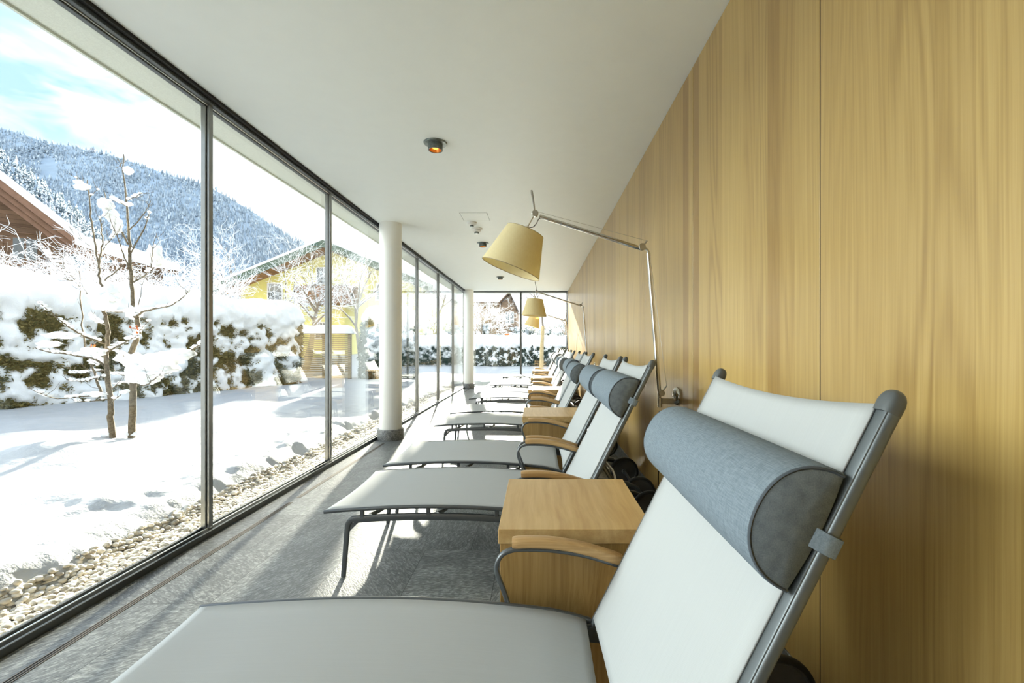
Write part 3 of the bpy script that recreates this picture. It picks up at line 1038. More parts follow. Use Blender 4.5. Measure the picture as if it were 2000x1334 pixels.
# pebbles of the drip strip (nobody could count them)
ico = bpy.data.meshes.new('tmp')
import bmesh
bm = bmesh.new()
bmesh.ops.create_icosphere(bm, subdivisions=2, radius=1.0)
PV = np.array([v.co[:] for v in bm.verts])
PF = np.array([[v.index for v in f.verts] for f in bm.faces])
bm.free()
bpy.data.meshes.remove(ico)
pv, pf, base = [], [], 0
y = 1.15
while y < 13.45:
    sp = 0.027 if y < 6 else 0.036
    for lay in range(2):
        x = -2.15
        while x > -2.52:
            px = x + rng.uniform(-.012, .012)
            py = y + rng.uniform(-.014, .014)
            r = sp * rng.uniform(0.42, 0.78)
            zz = max(ground_h(px, py), -0.03) - 0.010 if px < -2.36 else -0.022
            if ground_h(px, py) < 0.05:
                s = np.array([r * rng.uniform(0.9, 1.35), r * rng.uniform(0.75, 1.1), r * rng.uniform(0.5, 0.8)])
                a = rng.uniform(0, 2 * PI)
                t = rng.uniform(-.5, .5)
                P = PV * s
                R = np.array([[math.cos(a), -math.sin(a), 0], [math.sin(a), math.cos(a), 0], [0, 0, 1]])
                R2 = np.array([[1, 0, 0], [0, math.cos(t), -math.sin(t)], [0, math.sin(t), math.cos(t)]])
                P = P @ (R @ R2).T + np.array([px, py, zz + lay * sp * 0.62 + rng.uniform(0, .008)])
                pv.append(P)
                pf.append(PF + base)
                base += len(P)
            x -= sp * 1.02
    y += sp * 1.05
gr = np_mesh('gravel', np.concatenate(pv), np.concatenate(pf), [M['pebble']], None, True)
tag(gr, 'strip of pale rounded pebbles between the glazing and the snow', 'gravel', kind='stuff')


def round_box(L, Wd, H, r, nl, nw, nh):
    """Grid over a soft-cornered box: origin at the middle of its foot, length along x."""
    pts, nrm, fs = [], [], []
    def face(fn, a, b):
        k = len(pts)
        for i in range(a + 1):
            for j in range(b + 1):
                p = fn(i / a, j / b)
                c = Vector((max(-L / 2 + r, min(L / 2 - r, p.x)), max(-Wd / 2 + r, min(Wd / 2 - r, p.y)), min(H - r, p.z)))
                d = p - c
                d = d.normalized() if d.length > 1e-6 else Vector((0, 0, 1))
                if p.z <= H - r:
                    dd = Vector((p.x - c.x, p.y - c.y, 0))
                    d = dd.normalized() if dd.length > 1e-6 else d
                pts.append(c + d * r)
                nrm.append(d)
        for i in range(a):
            for j in range(b):
                q = k + i * (b + 1) + j
                fs.append((q, q + 1, q + b + 2, q + b + 1))
    face(lambda u, v: Vector((L / 2 - u * L, -Wd / 2, v * H)), nl, nh)          # front, facing -y
    face(lambda u, v: Vector((L / 2 - u * L, -Wd / 2 + v * Wd, H)), nl, nw)     # top
    face(lambda u, v: Vector((L / 2, Wd / 2 - u * Wd, v * H)), nw, nh)          # +x end
    face(lambda u, v: Vector((-L / 2, -Wd / 2 + u * Wd, v * H)), nw, nh)        # -x end
    face(lambda u, v: Vector((-L / 2 + u * L, Wd / 2, v * H)), max(8, nl // 4), max(6, nh // 3))
    return pts, nrm, fs


def hedge(name, label, A, B, Wd, H, z0, mat, bare, res, seed, leaf=0.035, nleaf=9000, lump=0.11, fr=1.7, cat='hedge', group=None):
    """Clipped hedge from foot A to foot B (front line), loaded with snow that lets foliage through."""
    A, B = Vector((A[0], A[1], 0)), Vector((B[0], B[1], 0))
    d = B - A
    L = d.length
    rz = math.atan2(d.y, d.x)
    root = empty(name, ((A.x + B.x) / 2, (A.y + B.y) / 2, z0))
    root.rotation_euler.z = rz
    nl, nw, nh = int(L / res), int(Wd / res), int(H / res)
    P, Nn, Fs = round_box(L, Wd, H, 0.38, nl, nw, nh)
    fol, snow, free = [], [], []
    for p, n in zip(P, Nn):
        q = p + Vector((seed * 13.0, 0, 0))
        und = 0.10 * mnoise.noise(q * 0.9) + 0.05 * mnoise.noise(q * 2.3)
        fine = 0.030 * mnoise.noise(q * 11.0) + 0.018 * mnoise.noise(q * 24.0)
        fol.append(p + n * (und + fine))
        up = max(0.0, n.z)
        k = 0.75 * mnoise.noise(q * fr) + 0.75 * mnoise.noise(q * fr * 2.6) + 0.45 * mnoise.noise(q * fr * 6.0)
        hgt = p.z / H
        s = k + (0.75 - bare) + 0.35 * (hgt - 0.5) + 0.9 * up
        off = lump * max(-0.9, min(1.0, s)) + 0.015 * mnoise.noise(q * 9.0)
        off += 0.17 * up * (0.8 + 0.4 * mnoise.noise(q * 1.3))
        snow.append(p + n * (und + off) + Vector((0, 0, -0.25 * max(0, off) * (1 - up) * hgt)))
        free.append(off < 0.02)
    hm = np_mesh('foliage', [v[:] for v in fol], Fs, [mat], None, True, root)
    np_mesh('snow_cover', [v[:] for v in snow], Fs, [M['snow_hedge']], None, True, root)
    ids = [i for i in range(len(P)) if free[i] and Nn[i].y < 0.5]
    if ids and nleaf:
        lv, lf = [], []
        rr = random.Random(seed)
        for k in range(nleaf):
            i = rr.choice(ids)
            p = fol[i] + Vector((rr.uniform(-1, 1), rr.uniform(-.3, .3), rr.uniform(-1, 1))) * res + Nn[i] * rr.uniform(0.0, 0.06)
            e1 = Vector((rr.gauss(0, 1), rr.gauss(0, 1), rr.gauss(0, 1))).normalized()
            e2 = e1.orthogonal().normalized()
            a = leaf * rr.uniform(0.5, 1.2)
            c = len(lv)
            lv += [(p - e1 * a)[:], (p + e2 * a * .38)[:], (p + e1 * a)[:], (p - e2 * a * .38)[:]]
            lf.append((c, c + 1, c + 2, c + 3))
        lo = np_mesh('leaves', lv, lf, [mat], None, False, root)
        lo['kind'] = 'stuff'
    return tag(root, label, cat, group)


hedge('hedge', 'long clipped evergreen hedge buried in lumpy snow behind the two young trees', (-9.35, 3.6), (-6.62, 12.2), 1.2, 1.86, 0.18, M['hedge'], 0.57, 0.042, 3, 0.036, 30000, 0.15, 1.9)
hedge('hedge', 'dark conifer hedge end beside the slatted wooden screen', (-5.30, 14.05), (-3.9, 14.6), 1.0, 2.0, 0.25, M['conifer'], 0.80, 0.05, 9, 0.05, 9000, 0.10, 3.0)
hedge('hedge', 'low laurel hedge with dark leaves poking through snow, seen through the end window', (-7.5, 22.3), (4.5, 22.3), 1.0, 1.22, 0.25, M['laurel'], 0.52, 0.045, 5, 0.09, 12000, 0.11, 5.5)

# slatted screen with its snow load
fx0, fx1, fy = -7.2, -5.52, 13.6
fn = empty('wood_fence', ((fx0 + fx1) / 2, fy, 0.2))
q = MB()
for k in range(22):
    z = 0.05 + k * 0.058
    q.box(fx0 - fn.location.x, fx1 - fn.location.x, -0.012 + 0.002 * (k % 2), 0.012, z, z + 0.042)
q.build('slats', M['slat'], fn, smooth=0)
for x in (fx0, (fx0 + fx1) / 2, fx1 - 0.08):
    MB().box(x - fn.location.x, x - fn.location.x + 0.08, 0.0, 0.09, 0, 1.36).build('post', M['chalet'], fn, smooth=0)
MB().box(fx0 - fn.location.x - 0.05, fx1 - fn.location.x + 0.05, -0.06, 0.12, 1.33, 1.37).build('cap_board', M['slat'], fn, smooth=0)
MB().grid(lambda u, v: (-0.93 + 1.86 * u, -0.17 + 0.40 * v, 1.365 + 0.25 * (math.sin(PI * min(1, max(0, v))) ** 0.35) * (1 - (2 * u - 1) ** 20) * (1 + .1 * nz(u * 4, v)) - 0.01), 40, 14).build('snow_cap', M['snow_hedge'], fn, 180)
tag(fn, 'slatted timber screen under a thick cap of snow', 'fence')


# ---------------------------------------------------------------- trees
def grow(mbs, rnd, p, d, L, r, lev, top, droop, spread, nchild):
    n = 5
    pts, rad = [p], [r]
    for k in range(n):
        d = (d + Vector((rnd.gauss(0, .13), rnd.gauss(0, .13), rnd.gauss(0, .08) - droop * (lev > 1)))).normalized()
        p = p + d * (L / n)
        pts.append(p)
        rad.append(max(0.004, r * (1 - 0.75 * (k + 1) / n)))
    mb = mbs[0] if lev < 2 else mbs[1]
    mb.tube(pts, rad, 6 if lev < 2 else 4, caps=False)
    if lev >= top:
        return
    for c in range(nchild[lev]):
        t = rnd.uniform(0.25 if lev else 0.35, 1.0)
        i = min(n - 1, int(t * n))
        q = pts[i].lerp(pts[i + 1], t * n - i)
        dd = (pts[i + 1] - pts[i]).normalized()
        ax = dd.orthogonal().normalized()
        ax.rotate(Matrix.Rotation(rnd.uniform(0, 2 * PI), 3, dd))
        a = math.radians(rnd.uniform(*spread))
        nd = (dd * math.cos(a) + ax * math.sin(a)).normalized()
        grow(mbs, rnd, q, nd, L * rnd.uniform(0.42, 0.68), max(0.006, rad[i] * 0.62), lev + 1, top, droop, spread, nchild)


def frosted_tree(x, y, z, h, seed, label, stems=1, droop=0.0, top=4, spread=(25, 60), nchild=(9, 6, 4, 3), r=0.06, lean=0.1, twig=0.011):
    root = empty('frosted_tree', (x, y, z))
    rnd = random.Random(seed)
    mbs = [MB(), MB()]
    for s in range(stems):
        d = Vector((rnd.gauss(0, lean), rnd.gauss(0, lean), 1)).normalized()
        grow(mbs, rnd, Vector((rnd.uniform(-.2, .2) * (stems > 1), rnd.uniform(-.2, .2) * (stems > 1), 0)), d, h * rnd.uniform(.6, .75), r, 0, top, droop, spread, nchild)
    mbs[0].build('trunk', M['bark_far'], root, 60)
    t = mbs[1].build('frosted_twigs', M['frost'], root, 60)
    t['kind'] = 'stuff'
    return tag(root, label, 'tree', 'snow frosted trees beyond the hedge')


frosted_tree(-14.3, 12.9, 0.5, 3.6, 11, 'white frosted drooping shrub below the big brown chalet gable', 5, 0.10, 4, (25, 65), (8, 6, 4, 3), 0.05, 0.45)
frosted_tree(-15.8, 17.4, 0.6, 4.2, 17, 'white frosted bush beside the end of the chalet eaves', 4, 0.06, 4, (25, 65), (8, 6, 4, 3), 0.05, 0.40)
frosted_tree(-10.5, 13.5, 0.5, 3.6, 12, 'dense white frosted bush between the young trees and the first window post', 5, 0.0, 4, (20, 60), (8, 6, 4, 3), 0.045, 0.30)
frosted_tree(-11.3, 18.6, 0.5, 5.9, 13, 'tall frosted tree with forked grey trunk before the mountain, just past the first window post', 2, 0.0, 4, (25, 55), (8, 6, 4, 2), 0.085, 0.14)
frosted_tree(-11.4, 22.6, 0.5, 5.7, 14, 'frosted tree in front of the yellow house wall', 1, 0.0, 4, (28, 60), (8, 5, 3, 2), 0.09, 0.12)
frosted_tree(-7.75, 15.4, 0.4, 3.2, 15, 'short stout frosted fruit tree before the yellow house and above the screen', 1, 0.03, 4, (35, 70), (9, 5, 4, 3), 0.11, 0.08)
frosted_tree(-7.6, 19.8, 0.4, 6.3, 16, 'tall frosted tree between the yellow house and the white pillar', 1, 0.0, 4, (22, 50), (11, 6, 3, 2), 0.08, 0.06)
frosted_tree(-6.6, 24.6, 0.5, 4.8, 18, 'frosted tree behind the laurel hedge, seen past the white pillar', 2, 0.0, 4, (25, 55), (9, 6, 4, 3), 0.07, 0.12)
frosted_tree(-3.4, 28.6, 0.9, 3.4, 19, 'frosted bush on the slope near the corner pillar', 3, 0.0, 4, (25, 60), (8, 5, 4, 3), 0.06, 0.25)
frosted_tree(1.7, 26.0, 0.8, 4.4, 20, 'thin frosted tree behind the lamp arms in the end window', 1, 0.0, 3, (25, 55), (10, 5, 3, 3), 0.05, 0.1)

# the two young trees in the lawn; each limb follows the bends of the real one
def young_tree(label, Y, limbs, clumps, twig_n, seed, leaves=()):
    rnd = random.Random(seed)
    b0 = at(*limbs[0][0][0], Y)
    root = empty('young_tree', b0)
    tr, br = MB(), MB()
    sn = MB()
    for li, (pts, r0, r1, dy) in enumerate(limbs):
        P = [at(u, v, Y + dy * (k / (len(pts) - 1))) - b0 for k, (u, v) in enumerate(pts)]
        S = smooth_path(P, 4)
        n = len(S)
        S = [s + Vector((rnd.gauss(0, .0025), rnd.gauss(0, .004), rnd.gauss(0, .0025))) if 0 < i < n - 1 else s for i, s in enumerate(S)]
        R = [r0 + (r1 - r0) * i / (n - 1) for i in range(n)]
        (tr if r0 > 0.014 else br).tube(S, R, 8 if r0 > 0.014 else 6)
        if r0 <= 0.014:
            for k in range(twig_n):
                i = rnd.randrange(1, n)
                d = (S[i] - S[i - 1]).normalized()
                sd = Vector((rnd.gauss(0, .8), rnd.gauss(0, .8), rnd.gauss(.35, .6))).normalized()
                dd = (d * 0.8 + sd * 0.9).normalized()
                l = rnd.uniform(0.05, 0.17)
                br.tube([S[i], S[i] + dd * l * .5, S[i] + (dd + Vector((0, 0, .25))).normalized() * l], [0.0028, 0.0022, 0.0012], 4)
            # ridge of snow along flat limbs
            for i in range(1, n - 1):
                d = S[i + 1] - S[i]
                if abs(d.z) < 0.55 * d.length and rnd.random() < 0.75:
                    c = (S[i] + S[i + 1]) / 2 + Vector((0, 0, 0.008 + R[i]))
                    sn.blob(c, (d.length * 0.62, 0.013 + rnd.random() * .008, 0.010 + rnd.random() * 0.010), rnd.random() * 50, 8, 5)
    tr.build('trunk', M['bark'], root, 60)
    br.build('branches', M['bark'], root, 60)
    for u, v, rx, rz_, dy in clumps:
        c = at(u, v, Y + dy) - b0
        k = Y / F
        s = rnd.random() * 90
        sn.blob(c, (rx * k, min(rx, rz_) * k * 1.1, rz_ * k), s, 28, 18, 0.42, 2.4)
    sn.build('snow_load', M['snow_hedge'], root, 180)
    if leaves:
        lv = MB()
        for u, v in leaves:
            for k in range(7):
                c = at(u + rnd.uniform(-8, 8), v + rnd.uniform(-8, 8), Y - 0.02) - b0
                e1 = Vector((rnd.gauss(0, 1), rnd.gauss(0, .4), rnd.gauss(0, 1))).normalized() * rnd.uniform(.012, .024)
                e2 = e1.orthogonal().normalized() * e1.length * .45
                lv.add([c - e1, c + e2, c + e1, c - e2], [(0, 1, 2, 3)])
        lv.build('dead_leaves', M['leaf'], root, 0)
    return tag(root, label, 'tree', 'young trees in the snowy lawn')


young_tree('young tree with a bent slim trunk and rust dead leaves in the snow', 4.95, [
    ([(221, 858), (215, 818), (217, 797), (211, 747), (208, 702), (210, 657), (209, 630), (201, 606)], 0.030, 0.016, 0.0),
    ([(202, 607), (203, 590), (205, 579), (200, 560), (194.5, 545), (192, 513), (186, 482), (179, 433), (175, 392), (171, 352)], 0.016, 0.005, 0.10),
    ([(192.7, 523), (197, 496), (200.5, 471), (198, 442), (195, 426)], 0.010, 0.003, -0.2),
    ([(200, 489), (217, 467), (225, 452)], 0.006, 0.002, -0.2),
    ([(206, 671), (166, 657), (135, 639), (106, 617), (76, 590)], 0.012, 0.003, -0.7),
    ([(205, 635), (187, 626), (176.5, 613.6)], 0.006, 0.002, 0.3),
    ([(205, 713.6), (180, 700), (126, 691), (94, 687), (67, 678)], 0.012, 0.003, -0.5),
    ([(206, 722.6), (187, 725), (157, 729), (137, 728)], 0.008, 0.003, 0.4),
    ([(209, 736), (187, 738), (157, 745), (130, 742)], 0.009, 0.003, -0.4),
    ([(211, 770), (169, 774), (112, 778), (72, 766)], 0.010, 0.003, -0.8),
    ([(211, 780), (175, 784), (146, 783)], 0.007, 0.002, -0.3),
    ([(211, 687), (243, 669), (270, 655)], 0.010, 0.003, -0.4),
    ([(197, 765), (187, 736), (173, 702), (167, 680), (161, 635), (157, 567), (154, 529)], 0.013, 0.004, 0.3),
    ([(174, 576), (157, 561), (135, 534), (99, 500), (80, 482)], 0.008, 0.002, 0.5),
    ([(142, 548), (121, 543), (93, 518)], 0.006, 0.002, 0.3),
    ([(205, 548), (236, 522), (254, 509)], 0.007, 0.003, 0.3),
    ([(175, 480), (150, 462), (132, 440)], 0.005, 0.002, 0.3),
    ([(214, 760), (240, 748), (262, 752)], 0.008, 0.003, 0.5),
    ([(216, 790), (233, 772), (250, 765)], 0.006, 0.002, -0.3),
    ([(170, 372), (158, 356), (146, 346)], 0.004, 0.002, -0.1),
    ([(176, 385), (183, 376), (192, 371)], 0.004, 0.002, 0.1),
], [(203, 590, 24, 15, -.03), (194, 578, 16, 15, 0), (216, 575, 15, 19, 0.05), (160, 365, 15, 6, -.05), (152, 355, 8, 4, -.08), (120, 655, 30, 6, -.4), (95, 672, 22, 6, -.4), (180, 688, 24, 9, -.1), (190, 705, 16, 8, .1), (185, 770, 24, 5, -.2), (208, 848, 13, 6, 0)],
    5, 31, leaves=((184, 677), (262, 645)))
young_tree('young tree with straight trunk carrying big lumps of snow, close to the first window post', 5.02, [
    ([(257, 856), (258.6, 797), (259.7, 750), (257, 720), (255, 696), (263, 671), (272, 644), (266.5, 621), (261, 606), (258.6, 579), (256, 534)], 0.034, 0.017, 0.0),
    ([(256, 536), (253, 500), (253, 480), (250, 426), (245.5, 381), (240, 332), (241, 301)], 0.017, 0.004, 0.0),
    ([(254, 530), (240, 494), (231, 467), (215, 426)], 0.008, 0.003, -0.3),
    ([(250, 478), (229, 435), (211, 401), (203, 370)], 0.009, 0.003, -0.3),
    ([(253, 449), (276, 424), (288, 405), (294, 392)], 0.007, 0.002, 0.2),
    ([(255.6, 494), (278, 453), (287, 430), (291.6, 415)], 0.009, 0.003, -0.2),
    ([(261, 551), (282.6, 538.6), (295, 522)], 0.009, 0.004, 0.3),
    ([(245.5, 402.5), (230, 393), (215, 384.6)], 0.005, 0.002, 0.2),
    ([(246.6, 392), (262, 384), (277, 377)], 0.005, 0.002, -0.2),
    ([(240, 332), (235, 321), (231, 309)], 0.004, 0.002, 0.1),
    ([(265, 621), (276.6, 610), (299, 603), (333, 597), (355, 583), (370, 567)], 0.012, 0.003, -0.4),
    ([(261, 611), (235, 610), (209, 609)], 0.007, 0.004, 0.2),
    ([(267, 612), (273, 585), (278, 552)], 0.006, 0.002, 0.3),
    ([(257, 700), (292, 708), (325, 705), (360, 690), (385, 677), (398, 668)], 0.014, 0.004, -0.6),
    ([(262, 748), (280, 752), (292, 748), (310, 734), (335, 730)], 0.010, 0.003, -0.3),
    ([(283, 733), (300, 731), (322, 731)], 0.006, 0.002, -0.5),
    ([(258, 735), (235, 732), (214, 730)], 0.008, 0.003, 0.4),
    ([(252, 700), (236, 690), (222, 684)], 0.008, 0.003, 0.4),
    ([(260, 660), (278, 640), (291, 627)], 0.005, 0.002, -0.2),
    ([(296, 523), (297, 505), (300, 480), (306, 455)], 0.006, 0.002, 0.3),
], [(275, 715, 26, 20, -.05), (262, 704, 18, 14, -.02), (300, 708, 30, 16, -.15), (330, 700, 28, 13, -.3), (355, 692, 24, 10, -.4), (290, 735, 22, 14, -.1), (268, 735, 16, 14, 0), (320, 715, 24, 16, -.2), (250, 333, 8, 8, .02), (206, 398, 12, 10, -.25), (215, 418, 10, 13, -.2), (228, 440, 8, 16, -.1), (251, 399, 8, 4, .0), (302, 500, 13, 22, .3), (240, 700, 15, 9, .2), (262, 610, 14, 12, .02), (256, 848, 14, 5, 0)],
    5, 32)

# staked sapling behind the end window
st = empty('staked_sapling', (0.17, 20.6, 0.22))
MB().tube([(0, 0, 0), (0.02, 0, 0.9), (0.07, 0, 1.85)], [0.095, 0.085, 0.075], 12).build('wrapped_trunk', M['birch'], st)
mbs = [MB(), MB()]
rr = random.Random(5)
grow(mbs, rr, Vector((0.07, 0, 1.8)), Vector((0.06, 0, 1)), 2.6, 0.05, 0, 3, 0.0, (25, 60), (11, 5, 3))
mbs[0].build('stem', M['bark_far'], st, 60)
tw = mbs[1].build('frosted_twigs', M['frost'], st, 60)
tw['kind'] = 'stuff'
tag(st, 'young tree with tan wrapped trunk behind the end window', 'tree')

# snowy shrubs on the slope behind the laurel hedge
rr = random.Random(21)
spots = []
while len(spots) < 22:
    x, y = rr.uniform(-6.3, 6.0), rr.uniform(25.0, 42.5)
    if all((x - a) ** 2 + (y - b) ** 2 > 4.2 for a, b in spots) and all((x - a) ** 2 + (y - b) ** 2 > 9.5 for a, b in ((-6.6, 24.6), (-3.4, 28.6), (1.7, 26.0))):
        spots.append((x, y))
for x, y in spots:
    z = ground_h(x, y)
    s = rr.uniform(0.45, 0.95)
    o = empty('snowy_shrub', (x, y, z))
    a = MB()
    for j in range(7):
        a.blob((rr.gauss(0, .45) * s, rr.gauss(0, .35) * s, (0.3 + rr.random() * 0.9) * s), (0.40 * s, 0.35 * s, 0.28 * s), rr.random() * 90, 12, 8, 0.5, 2.4)
    a.build('snow_load', M['snow_hedge'], o, 180)
    b = MB()
    for j in range(40):
        d = Vector((rr.gauss(0, .6), rr.gauss(0, .6), 1)).normalized()
        b.tube([(0, 0, 0), d * (0.8 * s), (d + Vector((0, 0, .15))).normalized() * (rr.uniform(1.2, 1.9) * s)], [0.016, 0.012, 0.006], 4)
    for j in range(60):
        c = Vector((rr.gauss(0, .5) * s, -0.3 * s + rr.gauss(0, .2) * s, rr.uniform(0.1, 1.2) * s))
        e1 = Vector((rr.gauss(0, 1), rr.gauss(0, 1), rr.gauss(0, 1))).normalized() * 0.09
        e2 = e1.orthogonal().normalized() * 0.035
        b.add([c - e1, c + e2, c + e1, c - e2], [(0, 1, 2, 3)])
    b.build('branches', M['laurel'], o, 60)
    tag(o, 'snow laden shrub on the white slope below the small chalet', 'shrub', 'snowy shrubs on the slope behind the laurel hedge')
bd = empty('bird_feeder', (-1.62, 24.3, 0.4))
MB().tube([(-0.28, 0, 0), (-0.06, 0, 1.35)], 0.012, 6).build('stake', M['bark'], bd)
MB().box(-0.10, 0.13, -0.03, 0.03, 1.33, 1.43, 0, 0.01).build('board', M['leaf'], bd, smooth=0)
tag(bd, 'tiny orange board on a stake in the snow beyond the end window', 'garden marker')


# ---------------------------------------------------------------- houses
def slab(mb, p0, p1, y0, y1, th, mi=0):
    """Roof slab between two eave/ridge points (x, z), from y0 to y1."""
    (x0, z0), (x1, z1) = p0, p1
    pts = [(x0, y0, z0), (x1, y0, z1), (x1, y0, z1 + th), (x0, y0, z0 + th)]
    return mb.prism(pts, (0, y1 - y0, 0), mi)


ch = empty('chalet', (-23.9, 20.5, 0))
ch.rotation_euler.z = math.radians(40)          # gable turned towards the bath house; local x runs along the gable
cs, ze, xe, xr = 0.93, 8.38, 2.75, -4.4
def rz_(x):
    return ze - cs * (x if x > xr else 2 * xr - x)
q = MB()
slab(q, (xr, rz_(xr)), (xe, rz_(xe)), 0.05, 11, 0.16)
slab(q, (2 * xr - xe, rz_(xe)), (xr, rz_(xr)), 0.05, 11, 0.16)
q.build('roof', M['fascia'], ch, smooth=0)
q = MB()
for k, (dz, dy, th) in enumerate(((-0.16, -0.02, 0.36), (-0.46, 0.14, 0.28), (-0.74, 0.30, 0.26))):
    slab(q, (xr, rz_(xr) + dz), (xe - 0.25 * k, rz_(xe - 0.25 * k) + dz), dy, dy + 0.07, th)
    slab(q, (2 * xr - xe + 0.25 * k, rz_(xe - 0.25 * k) + dz), (xr, rz_(xr) + dz), dy, dy + 0.07, th)
q.build('bargeboard', M['fascia'], ch, smooth=0)
q = MB()
slab(q, (xr, rz_(xr) + 0.2), (xe + 0.12, rz_(xe + 0.12) + 0.2), -0.06, 11, 0.42)
slab(q, (2 * xr - xe - 0.12, rz_(xe + 0.12) + 0.2), (xr, rz_(xr) + 0.2), -0.06, 11, 0.42)
q.build('roof_snow', M['snow_hedge'], ch, smooth=0)
xw, yw = 1.35, 1.7
MB().prism([(2 * xr - xw, yw, 0), (xw, yw, 0), (xw, yw, rz_(xw)), (xr, yw, rz_(xr)), (2 * xr - xw, yw, rz_(xw))], (0, 8, 0)).build('gable_wall', M['chalet'], ch, smooth=0)
MB().box(2 * xr - xw - 0.3, xw + 0.2, yw - 0.16, yw, 6.55, 6.85).build('beam', M['chalet'], ch, smooth=0)
for x in (-1.15, 0.05):
    wn = MB().box(x, x + 0.95, yw - 0.10, yw, 5.25, 6.40).build('window', M['chalet'], ch, smooth=0)
    MB().box(x + 0.08, x + 0.44, yw - 0.12, yw - 0.04, 5.33, 6.32).build('pane', M['pane'], wn, smooth=0)
    MB().box(x + 0.51, x + 0.87, yw - 0.12, yw - 0.04, 5.33, 6.32).build('pane', M['pane'], wn, smooth=0)
tag(ch, 'big brown timber chalet gable with snow on its sloping roof', 'chalet')

sd = empty('shed', (-18.4, 19.5, 0))
MB().box(-0.9, 0.6, 0.35, 2.4, 0, 4.75).build('wall', M['chalet'], sd, smooth=0)
MB().prism([(-1.1, 0, 5.30), (1.0, 0, 4.62), (1.0, 0, 4.80), (-1.1, 0, 5.48)], (0, 2.8, 0)).build('roof', M['chalet'], sd, smooth=0)
MB().prism([(-1.14, -0.05, 5.48), (1.04, -0.05, 4.80), (1.04, -0.05, 5.12), (-1.14, -0.05, 5.92)], (0, 2.9, 0)).build('roof_snow', M['snow_hedge'], sd, smooth=0)
tag(sd, 'low dark outbuilding roof under snow beside the big chalet', 'shed')

yh = empty('yellow_house', (-14.3, 32.0, 0))
apx, apz, eaz, hw = 0.0, 7.75, 4.75, 7.3
q = MB()
q.prism([(-6.3, 0, 0), (6.3, 0, 0), (6.3, 0, eaz + 0.42), (0, 0, apz - 0.05), (-6.3, 0, eaz + 0.42)], (0, 11, 0))
q.build('wall', M['yellow'], yh, smooth=0)
q = MB()
slab(q, (-hw, eaz), (0, apz), -1.3, 12, 0.22)
slab(q, (0, apz), (hw, eaz), -1.3, 12, 0.22)
q.build('roof', M['balcony'], yh, smooth=0)
q = MB()
slab(q, (-hw, eaz), (0, apz), -1.38, -1.28, 0.48)
slab(q, (0, apz), (hw, eaz), -1.38, -1.28, 0.48)
q.build('roof_edge', M['green_edge'], yh, smooth=0)
q = MB()
slab(q, (-hw - 0.1, eaz + 0.25), (0, apz + 0.27), -1.25, 12, 0.42)
slab(q, (0, apz + 0.27), (hw + 0.1, eaz + 0.25), -1.25, 12, 0.42)
q.build('roof_snow', M['snow_hedge'], yh, smooth=0)
bl = MB()
bl.box(-1.9, 2.0, -1.4, -1.3, 4.15, 5.2)
bl.box(-1.9, -1.8, -1.4, 0, 4.15, 5.2)
bl.box(1.9, 2.0, -1.4, 0, 4.15, 5.2)
bl.box(-1.9, 2.0, -1.4, 0, 4.0, 4.15)
bl.build('balcony', M['balcony'], yh, smooth=0)
for x, z in ((-3.9, 4.3), (-0.5, 5.4), (3.6, 4.3), (-3.9, 1.6), (-0.6, 1.6), (3.0, 1.6)):
    wn = MB().box(x - 0.55, x + 0.55, -0.08, 0, z, z + 1.25).build('window', M['white_trim'], yh, smooth=0)
    MB().box(x - 0.45, x - 0.03, -0.1, -0.03, z + 0.1, z + 1.15).build('pane', M['pane'], wn, smooth=0)
    MB().box(x + 0.03, x + 0.45, -0.1, -0.03, z + 0.1, z + 1.15).build('pane', M['pane'], wn, smooth=0)
tag(yh, 'yellow house with green roof edge and brown balcony behind frosted trees', 'house')

eh = empty('hill_chalet', (-2.72, 45.0, 2.0))
q = MB()
q.prism([(-0.80, 0, 0), (0.62, 0, 0), (0.62, 0, 2.75), (0, 0, 4.15), (-0.80, 0, 3.35)], (0, 6, 0))
q.box(-6.5, -0.5, 1.0, 5, 0, 3.3)
q.build('wall', M['chalet_lt'], eh, smooth=0)
q = MB()
slab(q, (-1.0, 3.25), (0, 4.32), -0.7, 6, 0.10)
slab(q, (0, 4.32), (0.78, 2.55), -0.7, 6, 0.10)
q.build('roof', M['chalet'], eh, smooth=0)
q = MB()
slab(q, (-1.05, 3.35), (0, 4.42), -0.6, 6, 0.22)
slab(q, (0, 4.42), (0.85, 2.60), -0.6, 6, 0.16)
q.prism([(-7, 0.3, 3.45), (-7, 3.0, 4.35), (-7, 5.8, 3.45), (-7, 5.8, 3.75), (-7, 3.0, 4.7), (-7, 0.3, 3.85)], (6.9, 0, 0))
q.build('roof_snow', M['snow_hedge'], eh, smooth=0)
MB().prism([(-7, 0.28, 3.36), (-7, 3.0, 4.28), (-7, 3.0, 4.36), (-7, 0.28, 3.46)], (6.9, 0, 0)).build('eaves', M['chalet'], eh, smooth=0)
for x in (-0.42, 0.02):
    wn = MB().box(x, x + 0.40, -0.06, 0, 1.35, 2.5).build('window', M['white_trim'], eh, smooth=0)
    MB().box(x + 0.05, x + 0.18, -0.07, -0.02, 1.42, 2.43).build('pane', M['pane'], wn, smooth=0)
    MB().box(x + 0.22, x + 0.35, -0.07, -0.02, 1.42, 2.43).build('pane', M['pane'], wn, smooth=0)
tag(eh, 'small brown chalet with pointed gable on the slope beyond the end window', 'chalet')


# ---------------------------------------------------------------- mountain and forests
def profile(pts, u):
    return float(np.interp(u, [p[0] for p in pts], [p[1] for p in pts]))


RIDGE = [(-900, 190), (-500, 180), (-200, 205), (0, 250), (100, 281), (200, 298), (300, 332), (412, 362), (480, 408), (560, 458), (640, 500), (760, 560), (900, 620), (1050, 645), (1700, 640)]
SPUR = [(-900, 150), (-150, 240), (0, 300), (60, 342), (120, 394), (160, 428), (200, 470), (260, 530), (300, 580), (420, 660)]


